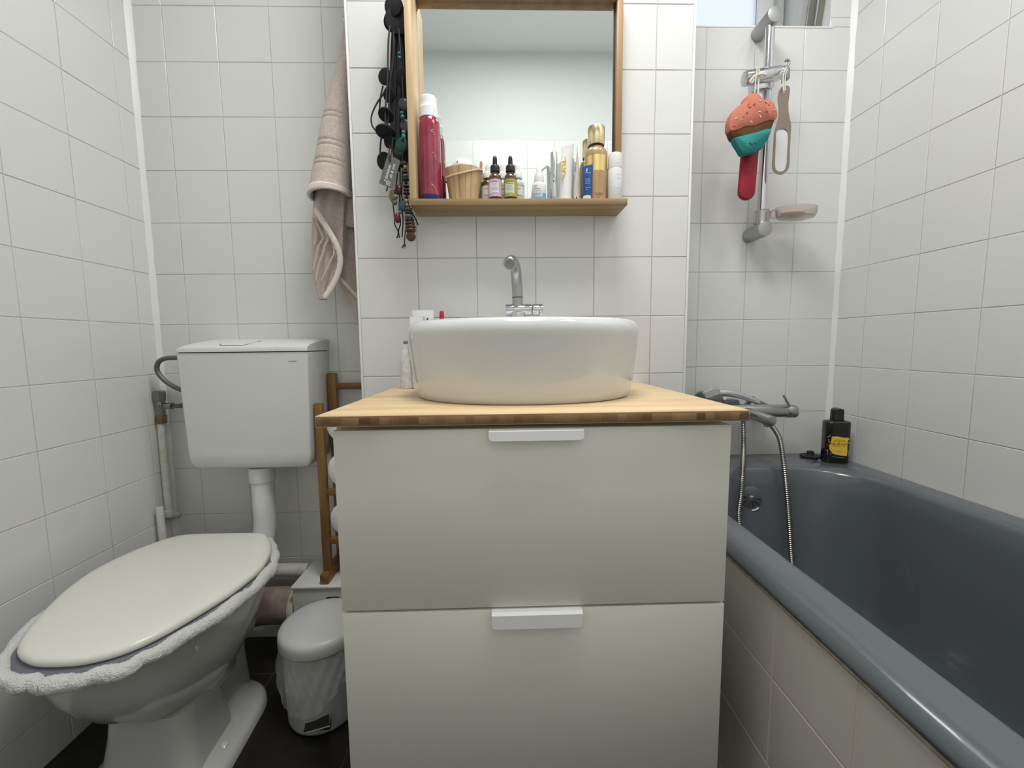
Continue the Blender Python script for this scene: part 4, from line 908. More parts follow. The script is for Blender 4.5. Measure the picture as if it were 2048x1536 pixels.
# tan metal rasp
ff = thing('foot_rasp', 'taupe metal foot rasp with an open loop end, hanging right of the sponge', 'foot rasp', (0.8074,1.215,0.5939))
out = [(0.7943,1.215,0.7055),(0.8011,1.215,0.7122),(0.8125,1.215,0.7122),(0.82,1.215,0.7057),(0.8195,1.215,0.6872),(0.8178,1.215,0.6673),(0.8189,1.215,0.6474),(0.8229,1.215,0.6274),(0.8281,1.215,0.6114),(0.8292,1.215,0.5913),(0.8291,1.215,0.5401),(0.8298,1.215,0.502),(0.825,1.215,0.4843),(0.8096,1.215,0.4733),(0.7919,1.215,0.4774),(0.781,1.215,0.4911),(0.7807,1.215,0.5264),(0.7815,1.215,0.567),(0.7819,1.215,0.5858),(0.7866,1.215,0.6073),(0.7913,1.215,0.6273),(0.7913,1.215,0.654),(0.7873,1.215,0.6765),(0.7891,1.215,0.695)]
inn = [(0.7874,1.215,0.5912),(0.8,1.215,0.5979),(0.8145,1.215,0.5953),(0.8224,1.215,0.5832),(0.8233,1.215,0.5401),(0.8225,1.215,0.502),(0.8162,1.215,0.4856),(0.8033,1.215,0.4815),(0.7914,1.215,0.487),(0.7875,1.215,0.5061),(0.7872,1.215,0.54),(0.7869,1.215,0.5737)]
bm = B(); O_ = smooth(out, 3, True); I_ = smooth(inn, 3, True)
def fill(bm, O_, I_, th):
    for y in (0, th):
        vo = [bm.verts.new(V(p)+V((0,y,0))) for p in O_]; vi = [bm.verts.new(V(p)+V((0,y,0))) for p in I_]
        es = [bm.edges.new((a[i], a[(i+1) % len(a)])) for a in (vo, vi) for i in range(len(a))]
        bmesh.ops.triangle_fill(bm, edges=es, use_beauty=True)
        if y == 0: vo0, vi0 = vo, vi
    for a, b in ((vo0, vo), (vi0, vi)):
        for i in range(len(a)): bm.faces.new((a[i], a[(i+1) % len(a)], b[(i+1) % len(a)], b[i]))
fill(bm, O_, I_, 0.0022); obj('frame', bm, mat('taupe coated metal', (0.27,0.22,0.175), 0.4, 0.4), ff)
bm = B(); cc_ = sum(I_, V())/len(I_); pl = [cc_ + (p-cc_)*1.02 + V((0,0.0022,0)) for p in I_]; prism(bm, pl, (0,0.0012,0)); obj('blade', bm, mat('pale rasp plate', (0.72,0.72,0.74), 0.4, 0.2), ff)
bm = B(); cyl(bm, V((0.8027,1.214,0.6945)), V((0.8029,1.2142,0.6946)) + V((0,0.0006,0)), 0.0030); obj('hole', bm, mat('pale hole', (0.75,0.72,0.68),0.6), ff)
bm = B(); tube(bm, smooth(P([(0.7992,1.211,0.6954),(0.7966,1.211,0.7177),(0.7969,1.211,0.7373),(0.8018,1.211,0.7529),(0.8043,1.211,0.7582)]), 4), 0.0018, 8); tube(bm, smooth(P([(0.8048,1.213,0.6965),(0.8036,1.213,0.7189),(0.8039,1.213,0.7385),(0.8059,1.213,0.7542)]), 4), 0.0018, 8); tube(bm, smooth(P([(0.7855,1.211,0.7385),(0.7909,1.211,0.7451),(0.8008,1.211,0.7451)]), 4), 0.0016, 8); obj('string', bm, STR, ff)

# ------------------------------------------------------------------ bathtub
tub = thing('bathtub', 'long grey-blue bathtub along the right wall with a broad rounded rim', 'bathtub', (0.75, 0.52, FLOOR))
RZ = -0.3725
YT0, YT1 = YF+0.003, YS-0.001
def rr(x0, x1, y0, y1, r, z, n=10):
    return rrect((x0+x1)/2, (y0+y1)/2, (x1-x0)/2, (y1-y0)/2, r, n, z)
O = lambda i, z, r=0.012: rr(0.4185+i, XR-0.001, YT0, YT1, r, z)
rings = [O(0.0035, -0.4000, 0.010), O(0.0, -0.3970, 0.012), O(0.0005, -0.3900, 0.012), O(0.006, -0.3810, 0.014), O(0.016, -0.3748, 0.016), O(0.030, RZ, 0.02)]
I = lambda d, z, r: rr(0.4880+d, 1.022-d, YT0+0.10+d, 1.186-d, r, z)
rings += [I(-0.010, RZ, 0.13), I(-0.002, -0.3738, 0.145), I(0.004, -0.3785, 0.15), I(0.009, -0.388, 0.152), I(0.016, -0.43, 0.15)]
J = lambda d, z, r, yb=0: rr(0.4880+d, 1.022-d*0.8, YT0+0.10+d+0.04, 1.186-d-yb, r, z)
rings += [J(0.030, -0.50, 0.145), J(0.045, -0.60, 0.14, 0.01), J(0.060, -0.70, 0.13, 0.02), J(0.080, -0.765, 0.12, 0.03), J(0.115, -0.795, 0.10, 0.05), J(0.16, -0.802, 0.08, 0.08)]
bm = B(); loft(bm, rings, cap0=False); obj('tub_shell', bm, TUB, tub, sharp=70)
bm = B()
oc = V((0.7310, 1.1650, -0.4590)); nrm = V((-0.1,-1,0.12)).normalized(); ax1 = V((1,0,0)); up1 = nrm.cross(ax1).normalized()*-1
oc = oc + nrm*0.003
cyl(bm, oc + V((0,0.010,0)), oc + nrm*0.004, 0.034, 0.031, 40, bev=0.001); ov = obj('overflow_plate', bm, mat('grey overflow plate', (0.17,0.18,0.19), 0.3, 0.3), tub)
bm = B()
for k in range(10):
    a = 2*pi*k/10 + 0.15; d = ax1*cos(a) + up1*sin(a); s_ = nrm.cross(d)*0.0030
    p0 = oc + nrm*0.0043 + d*0.012; p1 = oc + nrm*0.0043 + d*0.0255
    prism(bm, [p0 - s_*0.5, p1 - s_*1.1, p1 + d*0.0015, p1 + s_*1.1, p0 + s_*0.5], nrm*0.0004)
obj('slots', bm, DARK, ov)
bm = B(); cyl(bm, oc + nrm*0.004, oc + nrm*0.007, 0.008, bev=0.001); obj('screw', bm, CHROME, ov)
bm = B(); tube(bm, smooth([oc + V((0.0,-0.006,-0.0365)), oc + V((0.012,-0.006,-0.034)), oc + V((0.020,-0.006,-0.028))],4), 0.002, 6); obj('bright_rim', bm, HAND, ov)
# tiled front of the bathtub
PX = 0.4225
bm = B()
tiles(bm, (PX,0,0), (0,-1,0), W_, [-y for y in reversed(grid(YF, YC+0.03, 0.597-0.15*6))], [FLOOR, -0.8316, -0.6816, -0.5316, -0.4015], bv=0.0012, g=0.0013)
panelbox(bm, PX+0.0016, PX+0.03, YF, YS, FLOOR, -0.4015, mi=2)
struct('wall_tub_front', bm, [PANEL, mat('cream grout', (0.58,0.54,0.47), 0.9), PAINT], recalc=False, flat=True)
bm = B(); box(bm, PX-0.0035, PX+0.004, YF, YC, -0.4045, -0.3985, 0.0015); struct('trim_6', bm, mat('old sealant strip', (0.33,0.30,0.25), 0.7, var=(60,(0.20,0.17,0.13))))
# plug and gel
bm = B(); pc = (0.9855, 1.272, RZ)
lathe(bm, [(0.018,0),(0.0265,0.003),(0.0270,0.007),(0.0240,0.0085),(0.0230,0.0075),(0.0100,0.009),(0.0085,0.013),(0.0095,0.0175),(0.0085,0.0210),(0.003,0.0225)], pc, 28, sx=1.1)
tag(obj('bath_plug', bm, RUBBER, base=pc), 'black rubber bath plug lying on the rim in the corner of the tub', 'plug')
Mg = Matrix.Rotation(radians(-12), 4, 'Z')
gc = V((1.0235, 1.2225, RZ))
gel = thing('shower_gel', 'black shower gel bottle with a yellow label in the corner of the bathtub rim', 'bottle', gc)
GELB = mat('very dark brown bottle', (0.012,0.009,0.008), 0.18, coat=0.5)
def gell(s_, z, r=0.014, e=0): return [gc + (Mg @ V((p.x, p.y, 0))) + V((0,0,z)) for p in rrect(0, 0, 0.0335*s_, 0.0215*s_, r*s_, 6)]
bm = B(); loft(bm, [gell(0.93,0.0), gell(1,0.003), gell(1,0.120), gell(0.985,0.1245), gell(0.93,0.1275), gell(0.52,0.1305), gell(0.45,0.132)]); obj('bottle_body', bm, GELB, gel, sharp=50)
bm = B(); c3 = gc + V((0,0,0.130)); 
def gcap(s_, z, dz=0): return [c3 + (Mg @ V((p.x, p.y, 0))) + V((0,0,z + dz*(p.x/0.0165)**2)) for p in rrect(0,0,0.0168*s_,0.0155*s_,0.013*s_,6)]
loft(bm, [gcap(0.95,0), gcap(1,0.001), gcap(1.03,0.003), gcap(0.98,0.005), gcap(0.95,0.030), gcap(0.93,0.0345,-0.003), gcap(0.85,0.0365,-0.004)]); obj('cap', bm, BLACK, gel, sharp=45)
fr = gc + (Mg @ V((0,-0.0217,0))); rt = (Mg @ V((1,0,0))).normalized(); nn_ = (Mg @ V((0,-1,0))).normalized()
LP = lambda x, z, d=0.0: fr + rt*x + V((0,0,z)) + nn_*d
bm = B()
yl = [(-0.0215,0.083),(-0.006,0.0835),(0.004,0.0815),(0.016,0.080),(0.0195,0.0815),(0.026,0.0775),(0.021,0.071),(0.0215,0.034),(0.021,0.0245),(0.004,0.0255),(-0.008,0.0275),(-0.017,0.0305),(-0.0225,0.038),(-0.0260,0.043),(-0.0275,0.0555),(-0.0240,0.060)]
quadv = [LP(x, z, 0.0003) for x, z in yl]; prism(bm, quadv, nn_*0.0004); obj('yellow_label', bm, YEL, gel)
bm = B()
text_mesh(bm, 'GEL DE DU\u015e', LP(-0.002,0.0605,0.0010), 0.0074, right=rt); text_mesh(bm, 'REGENERANT SI TONIC', LP(-0.002,0.0545,0.0010), 0.0031, right=rt)
text_mesh(bm, 'cu extracte', LP(-0.002,0.0385,0.0010), 0.0034, right=rt)
bm2 = B()
for x, z, a in ((-0.012,0.071,0.5),(-0.006,0.074,-0.2),(-0.001,0.070,0.9),(0.004,0.069,0.3),(-0.014,0.0675,-0.5),(0.009,0.072,-0.4),(-0.004,0.0665,1.4),(0.013,0.0695,0.2)):
    d = rt*cos(a)+V((0,0,1))*sin(a); s_ = rt*-sin(a)+V((0,0,1))*cos(a); c_ = LP(x, z, 0.0009)
    prism(bm2, [c_ - d*0.0036, c_ + s_*0.0014, c_ + d*0.0036, c_ - s_*0.0014], nn_*0.0002)
obj('label_text', bm, INK, gel, recalc=False); obj('label_drawing', bm2, INKB, gel)
bm = B()
for k in range(26):
    side = random.choice((-1,1)); x = side*random.uniform(0.021,0.032); z = random.uniform(0.028,0.088)
    a = random.uniform(0,3); d = rt*cos(a)+V((0,0,1))*sin(a); s_ = rt*-sin(a)+V((0,0,1))*cos(a); c_ = LP(x, z, 0.0001); c_ -= nn_*max(0, (abs(x)-0.022))*0.35; 
    prism(bm, [c_ - d*0.004, c_ + s_*0.0009, c_ + d*0.004, c_ - s_*0.0009], nn_*0.0007)
prism(bm, [LP(-0.018,0.0205,0.0003), LP(0.017,0.0180,0.0003), LP(0.017,0.0190,0.0003), LP(-0.018,0.0212,0.0003)], nn_*0.0003)
obj('leaf_print', bm, mat('pale gold leaf print', (0.42,0.40,0.18), 0.5), gel)

# ------------------------------------------------------------------ tub mixer tap and hand shower
MXY, MXZ = 1.250, -0.2130
mx = thing('tub_mixer', 'grey chrome wall mixer tap with a long straight spout above the bathtub', 'tap', (0.78, YS, MXZ))
bm = B(); cyl(bm, (0.645, MXY, MXZ+0.002), (0.8780, MXY, MXZ-0.004), 0.0200, n=36, bev=0.001)
for x in (0.680, 0.820): cyl(bm, (x, YS-0.0005, MXZ), (x, MXY, MXZ), 0.016, n=24); cyl(bm, (x, YS-0.0005, MXZ), (x, YS-0.010, MXZ), 0.030, n=32, bev=0.003)
obj('body', bm, SATIN, mx)
bm = B(); cyl(bm, (0.8815, MXY, MXZ-0.0042), (0.9110, MXY, MXZ-0.005), 0.0202, n=36, bev=0.002); cyl(bm, (0.8775,MXY,MXZ-0.004), (0.8825,MXY,MXZ-0.0042), 0.0185, n=32); hd = obj('handle', bm, SATIN, mx)
bm = B(); cyl(bm, (0.8840, 1.237, MXZ+0.014), (0.8555, 1.228, MXZ+0.0505), 0.0042, 0.0042, 16, bev=0.001); obj('lever_pin', bm, CHROME, mx)
bm = B(); cyl(bm, (0.7500, MXY, MXZ-0.003), (0.7630, 1.135, -0.2262), 0.0150, 0.0155, n=32, bev=0.0012); cyl(bm, (0.7595,1.152,-0.2390), (0.7595,1.152,-0.2450), 0.0075, 0.007, bev=0.001); obj('spout', bm, SATIN, mx)
bm = B(); cyl(bm, (0.7490, 1.250, MXZ-0.018), (0.7490, 1.250, -0.2440), 0.0105, 0.0125, 6+2, bev=0.001); obj('hose_nut', bm, DKCHR, mx)
def hose(name, pts, label=None):
    P_ = smooth(pts, 24); total = 0; out = [P_[0]]; 
    # even spacing
    step = 0.00135; cur = P_[0]; acc = 0
    for a, b in zip(P_, P_[1:]):
        L_ = (b-a).length; d = 0
        while acc + (L_ - d) >= step:
            d += step - acc; out.append(a.lerp(b, d/L_)); acc = 0
        acc += L_ - d
    rad = [0.0062 + (0.0013 if (i//2) % 2 else -0.0005) for i in range(len(out))]
    bm = B(); tube(bm, out, 0.006, 10, radii=rad); return bm
bm = hose('h', [(0.7490,1.249,-0.2440),(0.7387,1.225,-0.316),(0.6999,1.16,-0.3736),(0.6897,1.145,-0.443),(0.6784,1.13,-0.5188),(0.692,1.090,-0.640),(0.735,1.050,-0.735),(0.800,1.040,-0.765),(0.7944,1.055,-0.673),(0.8068,1.09,-0.5986),(0.8187,1.125,-0.4974),(0.8221,1.15,-0.4026),(0.8242,1.168,-0.3483),(0.8326,1.205,-0.285),(0.8300,1.2780,-0.235),(0.8200,1.292,-0.200),(0.800,1.285,-0.182),(0.7855,1.270,-0.1795)])
tag(obj('shower_hose', bm, HOSEM, base=(0.749,1.249,-0.25), sharp=80), 'ribbed steel shower hose looping down into the bathtub and back up', 'hose')
hs = thing('hand_shower', 'grey and chrome hand shower lying across the top of the tub mixer', 'hand shower', (0.70, 1.25, -0.185))
GP = mat('grey shower plastic', (0.20,0.205,0.21), 0.3, 0.5); GPD = mat('dark grey shower plastic', (0.10,0.11,0.115), 0.3, 0.3)
bm = B(); sp = smooth(P([(0.6748,1.262,-0.1592), (0.7032,1.262,-0.1596), (0.7442,1.264,-0.1683), (0.7776,1.266,-0.18), (0.8065,1.268,-0.1918)]), 6)
tube(bm, sp, 0.0105, 16, radii=[0.0118 - 0.0034*i/(len(sp)-1) for i in range(len(sp))]); obj('handle', bm, mat('satin chrome handle', (0.66,0.67,0.69), 0.28, 0.85), hs)
bm = B(); cyl(bm, (0.8049,1.268,-0.1911), (0.8316,1.269,-0.2018), 0.0085, 0.0068, 18, bev=0.001); obj('collar', bm, GP, hs)
hc = V((0.6454,1.262,-0.1745)); Mh = Matrix.Rotation(radians(8), 4, 'Y')
bm = B(); lathe(bm, [(0.028,-0.013),(0.040,-0.011),(0.0425,-0.003),(0.040,0.006),(0.032,0.0145),(0.018,0.0195),(0.004,0.0205)], hc, 36, M=Mh); obj('head', bm, GPD, hs)
bm = B(); q = P([(0.6117,1.224,-0.1538), (0.6432,1.224,-0.1406), (0.6679,1.232,-0.154), (0.6574,1.232,-0.1615), (0.6173,1.222,-0.1704)])
loft(bm, [[p + V((0,0.018,0)) for p in q], [p + V((0,0.003,0)) for p in q], [V(p) for p in q]]); obj('chrome_band', bm, mat('bright satin chrome', (0.75,0.77,0.80), 0.35, 0.7), hs)
bm = B(); box(bm, 0.655, 0.735, 1.245, 1.285, -0.200, -0.180, 0.006); obj('cradle', bm, GPD, mx)
bm = B(); c_ = (0.6811,1.235,-0.173); box(bm, c_[0]-0.004, c_[0]+0.004, 1.235, 1.239, c_[2]-0.005, c_[2]+0.004, 0.001); obj('selector', bm, HAND, hs)
# ------------------------------------------------------------------ toilet
TX = -0.7660
toi = thing('toilet', 'white floor standing toilet with a closed ivory lid, in the left corner', 'toilet', (TX, 0.90, FLOOR))
def prof_w(key, y):
    for (a, wa), (b, wb) in zip(key, key[1:]):
        if a <= y <= b: return wa + (wb-wa)*(y-a)/(b-a)
    return 0
KEY = [(0.664,0.0),(0.6655,0.028),(0.671,0.052),(0.685,0.082),(0.705,0.105),(0.735,0.126),(0.775,0.146),(0.82,0.165),(0.87,0.182),(0.93,0.193),(0.98,0.191),(1.03,0.179),(1.07,0.161),(1.10,0.142),(1.12,0.124),(1.130,0.104),(1.134,0.07),(1.135,0.0)]
def egg(z, s_=1.0, sx=1.0, yb=None, yf=None, cx=TX, n=72, d=0.0, ztilt=0.0):
    """lid-shaped outline, s_ scales about the middle, d grows it outwards"""
    half = [V((w, y, 0)) for y, w in KEY]
    right = smooth(half, 5); m_ = len(right)
    pts = [p for p in right] + [V((-p.x, p.y, 0)) for p in right[-2:0:-1]]
    cy = 0.90; out = []
    N_ = len(pts)
    for i, p in enumerate(pts):
        a, b = pts[i-1], pts[(i+1) % N_]; t = (b-a).normalized(); nn = V((t.y, -t.x, 0))
        q = p + nn*d
        out.append(V((cx + q.x*s_*sx - (q.y*s_ - 0.90)*0.077, cy + (q.y-cy)*s_, z)))
    return out
def remap(ring, y0, y1):
    a = min(p.y for p in ring); b = max(p.y for p in ring)
    return [V((p.x, y0 + (p.y-a)/(b-a)*(y1-y0), p.z)) for p in ring]
# bowl and pedestal as one lofted shell
def hw(ring, w): 
    m_ = max(abs(p.x-TX) for p in ring); return [V((TX + (p.x-TX)*w/m_, p.y, p.z)) for p in ring]
S = lambda z, w, y0, y1: hw(remap(egg(z), y0, y1), w)
rings = [S(-0.548,0.150,0.710,1.085), S(-0.5485,0.176,0.685,1.118), S(-0.552,0.184,0.678,1.126), S(-0.562,0.187,0.675,1.130), S(-0.585,0.186,0.678,1.130), S(-0.600,0.182,0.682,1.126),
         S(-0.640,0.172,0.695,1.110), S(-0.680,0.157,0.718,1.090), S(-0.715,0.140,0.745,1.075), S(-0.745,0.122,0.775,1.060), S(-0.765,0.108,0.798,1.050), S(-0.780,0.099,0.815,1.045), S(-0.800,0.096,0.820,1.050)]
bm = B(); loft(bm, rings); obj('bowl', bm, CERAMT, toi, sharp=75)
def ped(z, w, y0, y1, r=0.05): return [V((p.x - (p.y-0.9)*0.077, p.y, p.z)) for p in rrect(TX, (y0+y1)/2, w, (y1-y0)/2, min(r, w*0.8), 8, z)]
bm = B(); loft(bm, [ped(-0.77,0.086,0.810,0.965,0.04), ped(-0.82,0.090,0.806,0.965,0.04), ped(-0.90,0.103,0.795,0.970,0.04), ped(FLOOR+0.001,0.116,0.785,0.985,0.04)]); obj('pedestal', bm, CERAMT, toi, sharp=60)
bm = B(); loft(bm, [ped(-0.64,0.110,1.000,1.125,0.05), ped(-0.70,0.085,0.980,1.125,0.05), ped(-0.76,0.060,0.960,1.135,0.045), ped(-0.84,0.056,0.930,1.130,0.04), ped(FLOOR+0.001,0.070,0.930,1.120,0.04)]); obj('trap', bm, CERAMT, toi, sharp=60)
bm = B(); loft(bm, [ped(FLOOR+0.001,0.146,0.740,1.100,0.095), ped(-0.930,0.144,0.742,1.098,0.094), ped(-0.921,0.137,0.750,1.090,0.09), ped(-0.908,0.112,0.775,1.07,0.075), ped(-0.885,0.080,0.80,1.05,0.05)]); obj('foot', bm, CERAMT, toi, sharp=70)
bm = B(); lathe(bm, [(0.0125,0),(0.0125,0.004),(0.0105,0.011),(0.006,0.014),(0.001,0.0145)], (-0.6514,0.8871,-0.922), 24); b_ = obj('bolt_cap', bm, CERAM, toi)
bm = B(); lathe(bm, [(0.0125,0),(0.0125,0.004),(0.0105,0.011),(0.006,0.014),(0.001,0.0145)], (TX-0.128,0.890,-0.920), 24); obj('bolt_cap', bm, CERAM, toi)
# seat under the cover and the lid
bm = B(); loft(bm, [egg(-0.5475,0.955), egg(-0.5470,0.985), egg(-0.536,0.985), egg(-0.5345,0.955)]); obj('seat', bm, LIDP, toi, sharp=60)
bm = B(); loft(bm, [egg(-0.5335,d=-0.012), egg(-0.5330,d=-0.003), egg(-0.5300,d=0.001), egg(-0.5250,d=0.002), egg(-0.5200,d=0.0005), egg(-0.5170,d=-0.005), egg(-0.5158,d=-0.013), egg(-0.5145,d=-0.030), egg(-0.5132,s_=0.62), egg(-0.5127,s_=0.3)]); obj('lid', bm, LIDP, toi, sharp=75)
for x in (-0.08, 0.08):
    bm = B(); cyl(bm, (TX+x-0.02,1.128,-0.533), (TX+x+0.02,1.128,-0.533), 0.012, n=20, bev=0.002); cyl(bm, (TX+x,1.128,-0.550), (TX+x,1.128,-0.533), 0.009, n=16); obj('hinge', bm, LIDP, toi)
# fluffy cover
cov = thing('seat_cover', 'fluffy white and blue-grey knitted seat cover sticking out under the toilet lid', 'toilet seat cover', (TX, 0.90, -0.55))
bm = B()
lo_ = [(0.03, -0.5365), (0.006, -0.5352), (-0.010, -0.5358), (-0.030, -0.5375)]
base = egg(-0.536); N_ = len(base); cxs = lambda p: TX - (p.y-0.90)*0.077
rw = []
def grow(i, d): 
    a, b = base[i-1], base[(i+1) % N_]; t = (b-a).normalized(); return V((base[i].x + t.y*d, base[i].y - t.x*d, 0))
def front(y): return max(0.0, min(1.0, (0.98-y)/0.25))
for d, z in ((-0.040,-0.5350),(-0.015,-0.5348),(-0.002,-0.5355),(0.008,-0.5400)):
    ring = []
    for i in range(N_):
        f_ = front(base[i].y); left = 1.0 if base[i].x < cxs(base[i])-0.03 else (0.6 if base[i].y < 0.70 else 0.05)
        p = grow(i, d + (0.010*f_*left if d > 0 else 0)); p.z = z - 0.002*f_*(d > 0); ring.append(bm.verts.new(p))
    rw.append(ring)
for a, b in zip(rw, rw[1:]):
    for i in range(N_):
        j = (i+1) % N_; bm.faces.new((a[i], a[j], b[j], b[i]))
o = obj('knitted_panel', bm, KNIT, cov, sharp=80); md = o.modifiers.new('s','SOLIDIFY'); md.thickness = 0.003; md.offset = 0
bm = B(); pth = []; rad = []
for i in range(N_):
    f_ = front(base[i].y); left = 1.0 if base[i].x < cxs(base[i])-0.03 else (0.6 if base[i].y < 0.70 else 0.05)
    wob = 0.0016*sin(i*0.9) + 0.0018*sin(i*0.37+1)
    p = grow(i, 0.0035 + 0.009*f_*left + 0.007*f_ + wob); p.z = -0.5495 + 0.002*f_ + 0.0016*sin(i*0.7); pth.append(p); rad.append(0.0150 - 0.0020*f_ + 0.0012*sin(i*0.55))
P2 = []; R2 = []
for i in range(N_):
    j = (i+1) % N_
    for k in range(3): P2.append(pth[i].lerp(pth[j], k/3)); R2.append(rad[i] + (rad[j]-rad[i])*k/3)
tube(bm, P2, 0.012, 26, radii=R2, closed=True)
bm.normal_update()
for v in bm.verts: v.co += v.normal*random.uniform(-0.0011, 0.0011)
obj('terry_edge', bm, TERRY, cov, sharp=180)

# ------------------------------------------------------------------ cistern
CY0, CXL, CXR = 1.158, -0.889, -0.5335
cis = thing('cistern', 'white plastic wall-hung cistern above the toilet', 'cistern', (-0.711, YB, -0.36))
def tank(z, dx, dy, r=0.007): 
    return rrect((CXL+CXR)/2 , (CY0+YB-0.001)/2 + dy/2, (CXR-CXL)/2 - dx, (YB-0.001-CY0)/2 - dy/2, r, 6, z)
bm = B()
loft(bm, [tank(-0.348,0.040,0.030), tank(-0.3455,0.026,0.018), tank(-0.338,0.0165,0.010), tank(-0.325,0.011,0.004), tank(-0.300,0.0085,0.001), tank(-0.15,0.004,0.0), tank(-0.0165,0.0,0.0)]); obj('tank', bm, PLAST, cis, sharp=60)
bm = B(); loft(bm, [tank(-0.0165,0.003,0.003), tank(-0.0135,0.003,0.003)]); obj('lid_seam', bm, DARK, cis)
bm = B()
LPR = [(1.1555,-0.0138),(1.1555,-0.0050),(1.1585,0.0000),(1.166,0.0040),(1.180,0.0085),(1.200,0.0128),(1.230,0.0175),(1.265,0.0210),(1.302,0.0235),(1.302,-0.0138)]
def lring(x, f, dy=0.0): return [V((x, y + (dy if y < 1.29 else 0), -0.0138 + (z+0.0138)*f)) for y, z in LPR]
loft(bm, [lring(CXL-0.0025,0.30,0.006), lring(CXL-0.001,0.48,0.003), lring(CXL+0.003,0.66,0.001), lring(CXL+0.010,0.82), lring(CXL+0.020,0.93), lring(CXL+0.034,0.99), lring(CXL+0.05,1.0), lring(CXR-0.030,1.0), lring(CXR-0.010,0.97), lring(CXR-0.003,0.93,0.0005), lring(CXR+0.001,0.86,0.002)])
lid = obj('lid', bm, PLAST, cis, sharp=50)
def zl(y):
    for (a, za), (b, zb_) in zip(LPR[2:], LPR[3:]):
        if a <= y <= b: return za + (zb_-za)*(y-a)/(b-a)
    return 0
bt = [(-0.7760,1.176),(-0.7730,1.166),(-0.7640,1.1625),(-0.7100,1.1625),(-0.7020,1.168),(-0.6900,1.216),(-0.694,1.245),(-0.770,1.245)]
bm = B(); rg = [V((x, y, zl(y)+0.0006)) for x, y in bt]
loft(bm, [[p - V((0,0,0.003)) for p in rg], rg]); obj('flush_button', bm, PLAST, cis, sharp=60)
bm = B(); tube(bm, [V((x, y, zl(y)+0.0009)) for x, y in bt[:6]], 0.0006, 6); obj('button_gap', bm, DARK, cis)
bm = B(); mz = -0.0415; mxp = -0.5735
box(bm, mxp-0.009, mxp+0.0105, CY0-0.0006, CY0+0.001, mz-0.0007, mz+0.0007); box(bm, mxp-0.0115, mxp-0.0088, CY0-0.0006, CY0+0.001, mz-0.0010, mz+0.0010); obj('maker_mark', bm, INKG, cis)
# flush pipe
fp = thing('flush_pipe', 'white vertical flush pipe between the cistern and the toilet', 'pipe', (-0.714, 1.215, -0.60))
bm = B(); cyl(bm, (-0.712,1.215,-0.352), (-0.712,1.215,-0.396), 0.0345, n=32, bev=0.002); tube(bm, smooth([(-0.712,1.215,-0.39),(-0.712,1.215,-0.46),(-0.714,1.214,-0.53),(-0.716,1.200,-0.575),(-0.718,1.165,-0.598),(-0.718,1.110,-0.602)],6), 0.0305, 28); obj('pipe_body', bm, PLAST, fp)
# supply valve and hose
sv = thing('angle_valve', 'tarnished grey angle valve on the white water pipe left of the cistern', 'valve', (-1.022, 1.268, -0.20))
vx, vy = -1.0315, 1.268
Mv = Matrix.Rotation(radians(-0), 4, 'Y')
bm = B(); 
ring = lambda r, z, g=0.0: [V((vx + (r + (0.0015*(k % 2) if g else 0))*cos(2*pi*k/20), vy + (r + (0.0015*(k % 2) if g else 0))*sin(2*pi*k/20), z)) for k in range(20)]
loft(bm, [ring(0.010,-0.1640,1), ring(0.0138,-0.160,1), ring(0.0150,-0.140,1), ring(0.0145,-0.1325,1), ring(0.009,-0.1295)]); obj('knob', bm, mat('grey valve knob', (0.22,0.22,0.21), 0.35, 0.6), sv)
bm = B(); lathe(bm, [(0.0110,-0.205),(0.0120,-0.200),(0.0125,-0.180),(0.0135,-0.165),(0.0120,-0.160)], (vx,vy,0), 24); cyl(bm, (vx+0.012,vy,-0.1765), (vx+0.032,vy,-0.1765), 0.0098, n=8, bev=0.001); cyl(bm, (vx+0.032,vy,-0.1765), (vx+0.037,vy,-0.1765), 0.0105, bev=0.001)
cyl(bm, (vx+0.006,vy-0.014,-0.173),(vx+0.007,vy-0.018,-0.173),0.004,bev=0.001); obj('valve_body', bm, DKCHR, sv)
bm = B(); cyl(bm, (vx-0.002,vy,-0.229), (vx,vy,-0.2045), 0.0145, n=8, bev=0.0015); obj('nut', bm, BRASS, sv)
wp = thing('water_pipe', 'thin white painted water pipe bending into the wall below the valve', 'pipe', (-1.02, 1.268, -0.55))
bm = B(); tube(bm, smooth([(-1.0345,1.268,-0.224),(-1.0350,1.268,-0.236),(-1.0355,1.268,-0.35),(-1.0355,1.268,-0.47),(-1.0350,1.270,-0.512),(-1.0370,1.282,-0.526),(-1.0360,1.300,-0.529)],6), 0.0098, 18); cyl(bm, (-1.0360,1.268,-0.500),(-1.0357,1.268,-0.523),0.0122,bev=0.002); cyl(bm, (-1.0347,1.268,-0.238),(-1.0345,1.268,-0.225),0.0105,0.006); obj('pipe_body', bm, PIPEW, wp)
ws = thing('pipe_stub', 'short white pipe standing in the corner behind the toilet', 'pipe', (-1.0370, 1.225, -0.75))
bm = B(); cyl(bm, (-1.0265,1.225,-0.4748), ((-1.0265,1.225,-0.4748)[0]+0.001, 1.225, FLOOR+0.001), 0.0098, n=18, bev=0.001); obj('pipe_body', bm, PIPEW, ws)
hz = thing('cistern_hose', 'dark grey flexible water hose looping from the valve up to the cistern', 'hose', (-0.96, 1.25, -0.12))
FLX = mat('dark grey braided hose', (0.16,0.145,0.135), 0.35, 0.5, bump=(500,0.6))
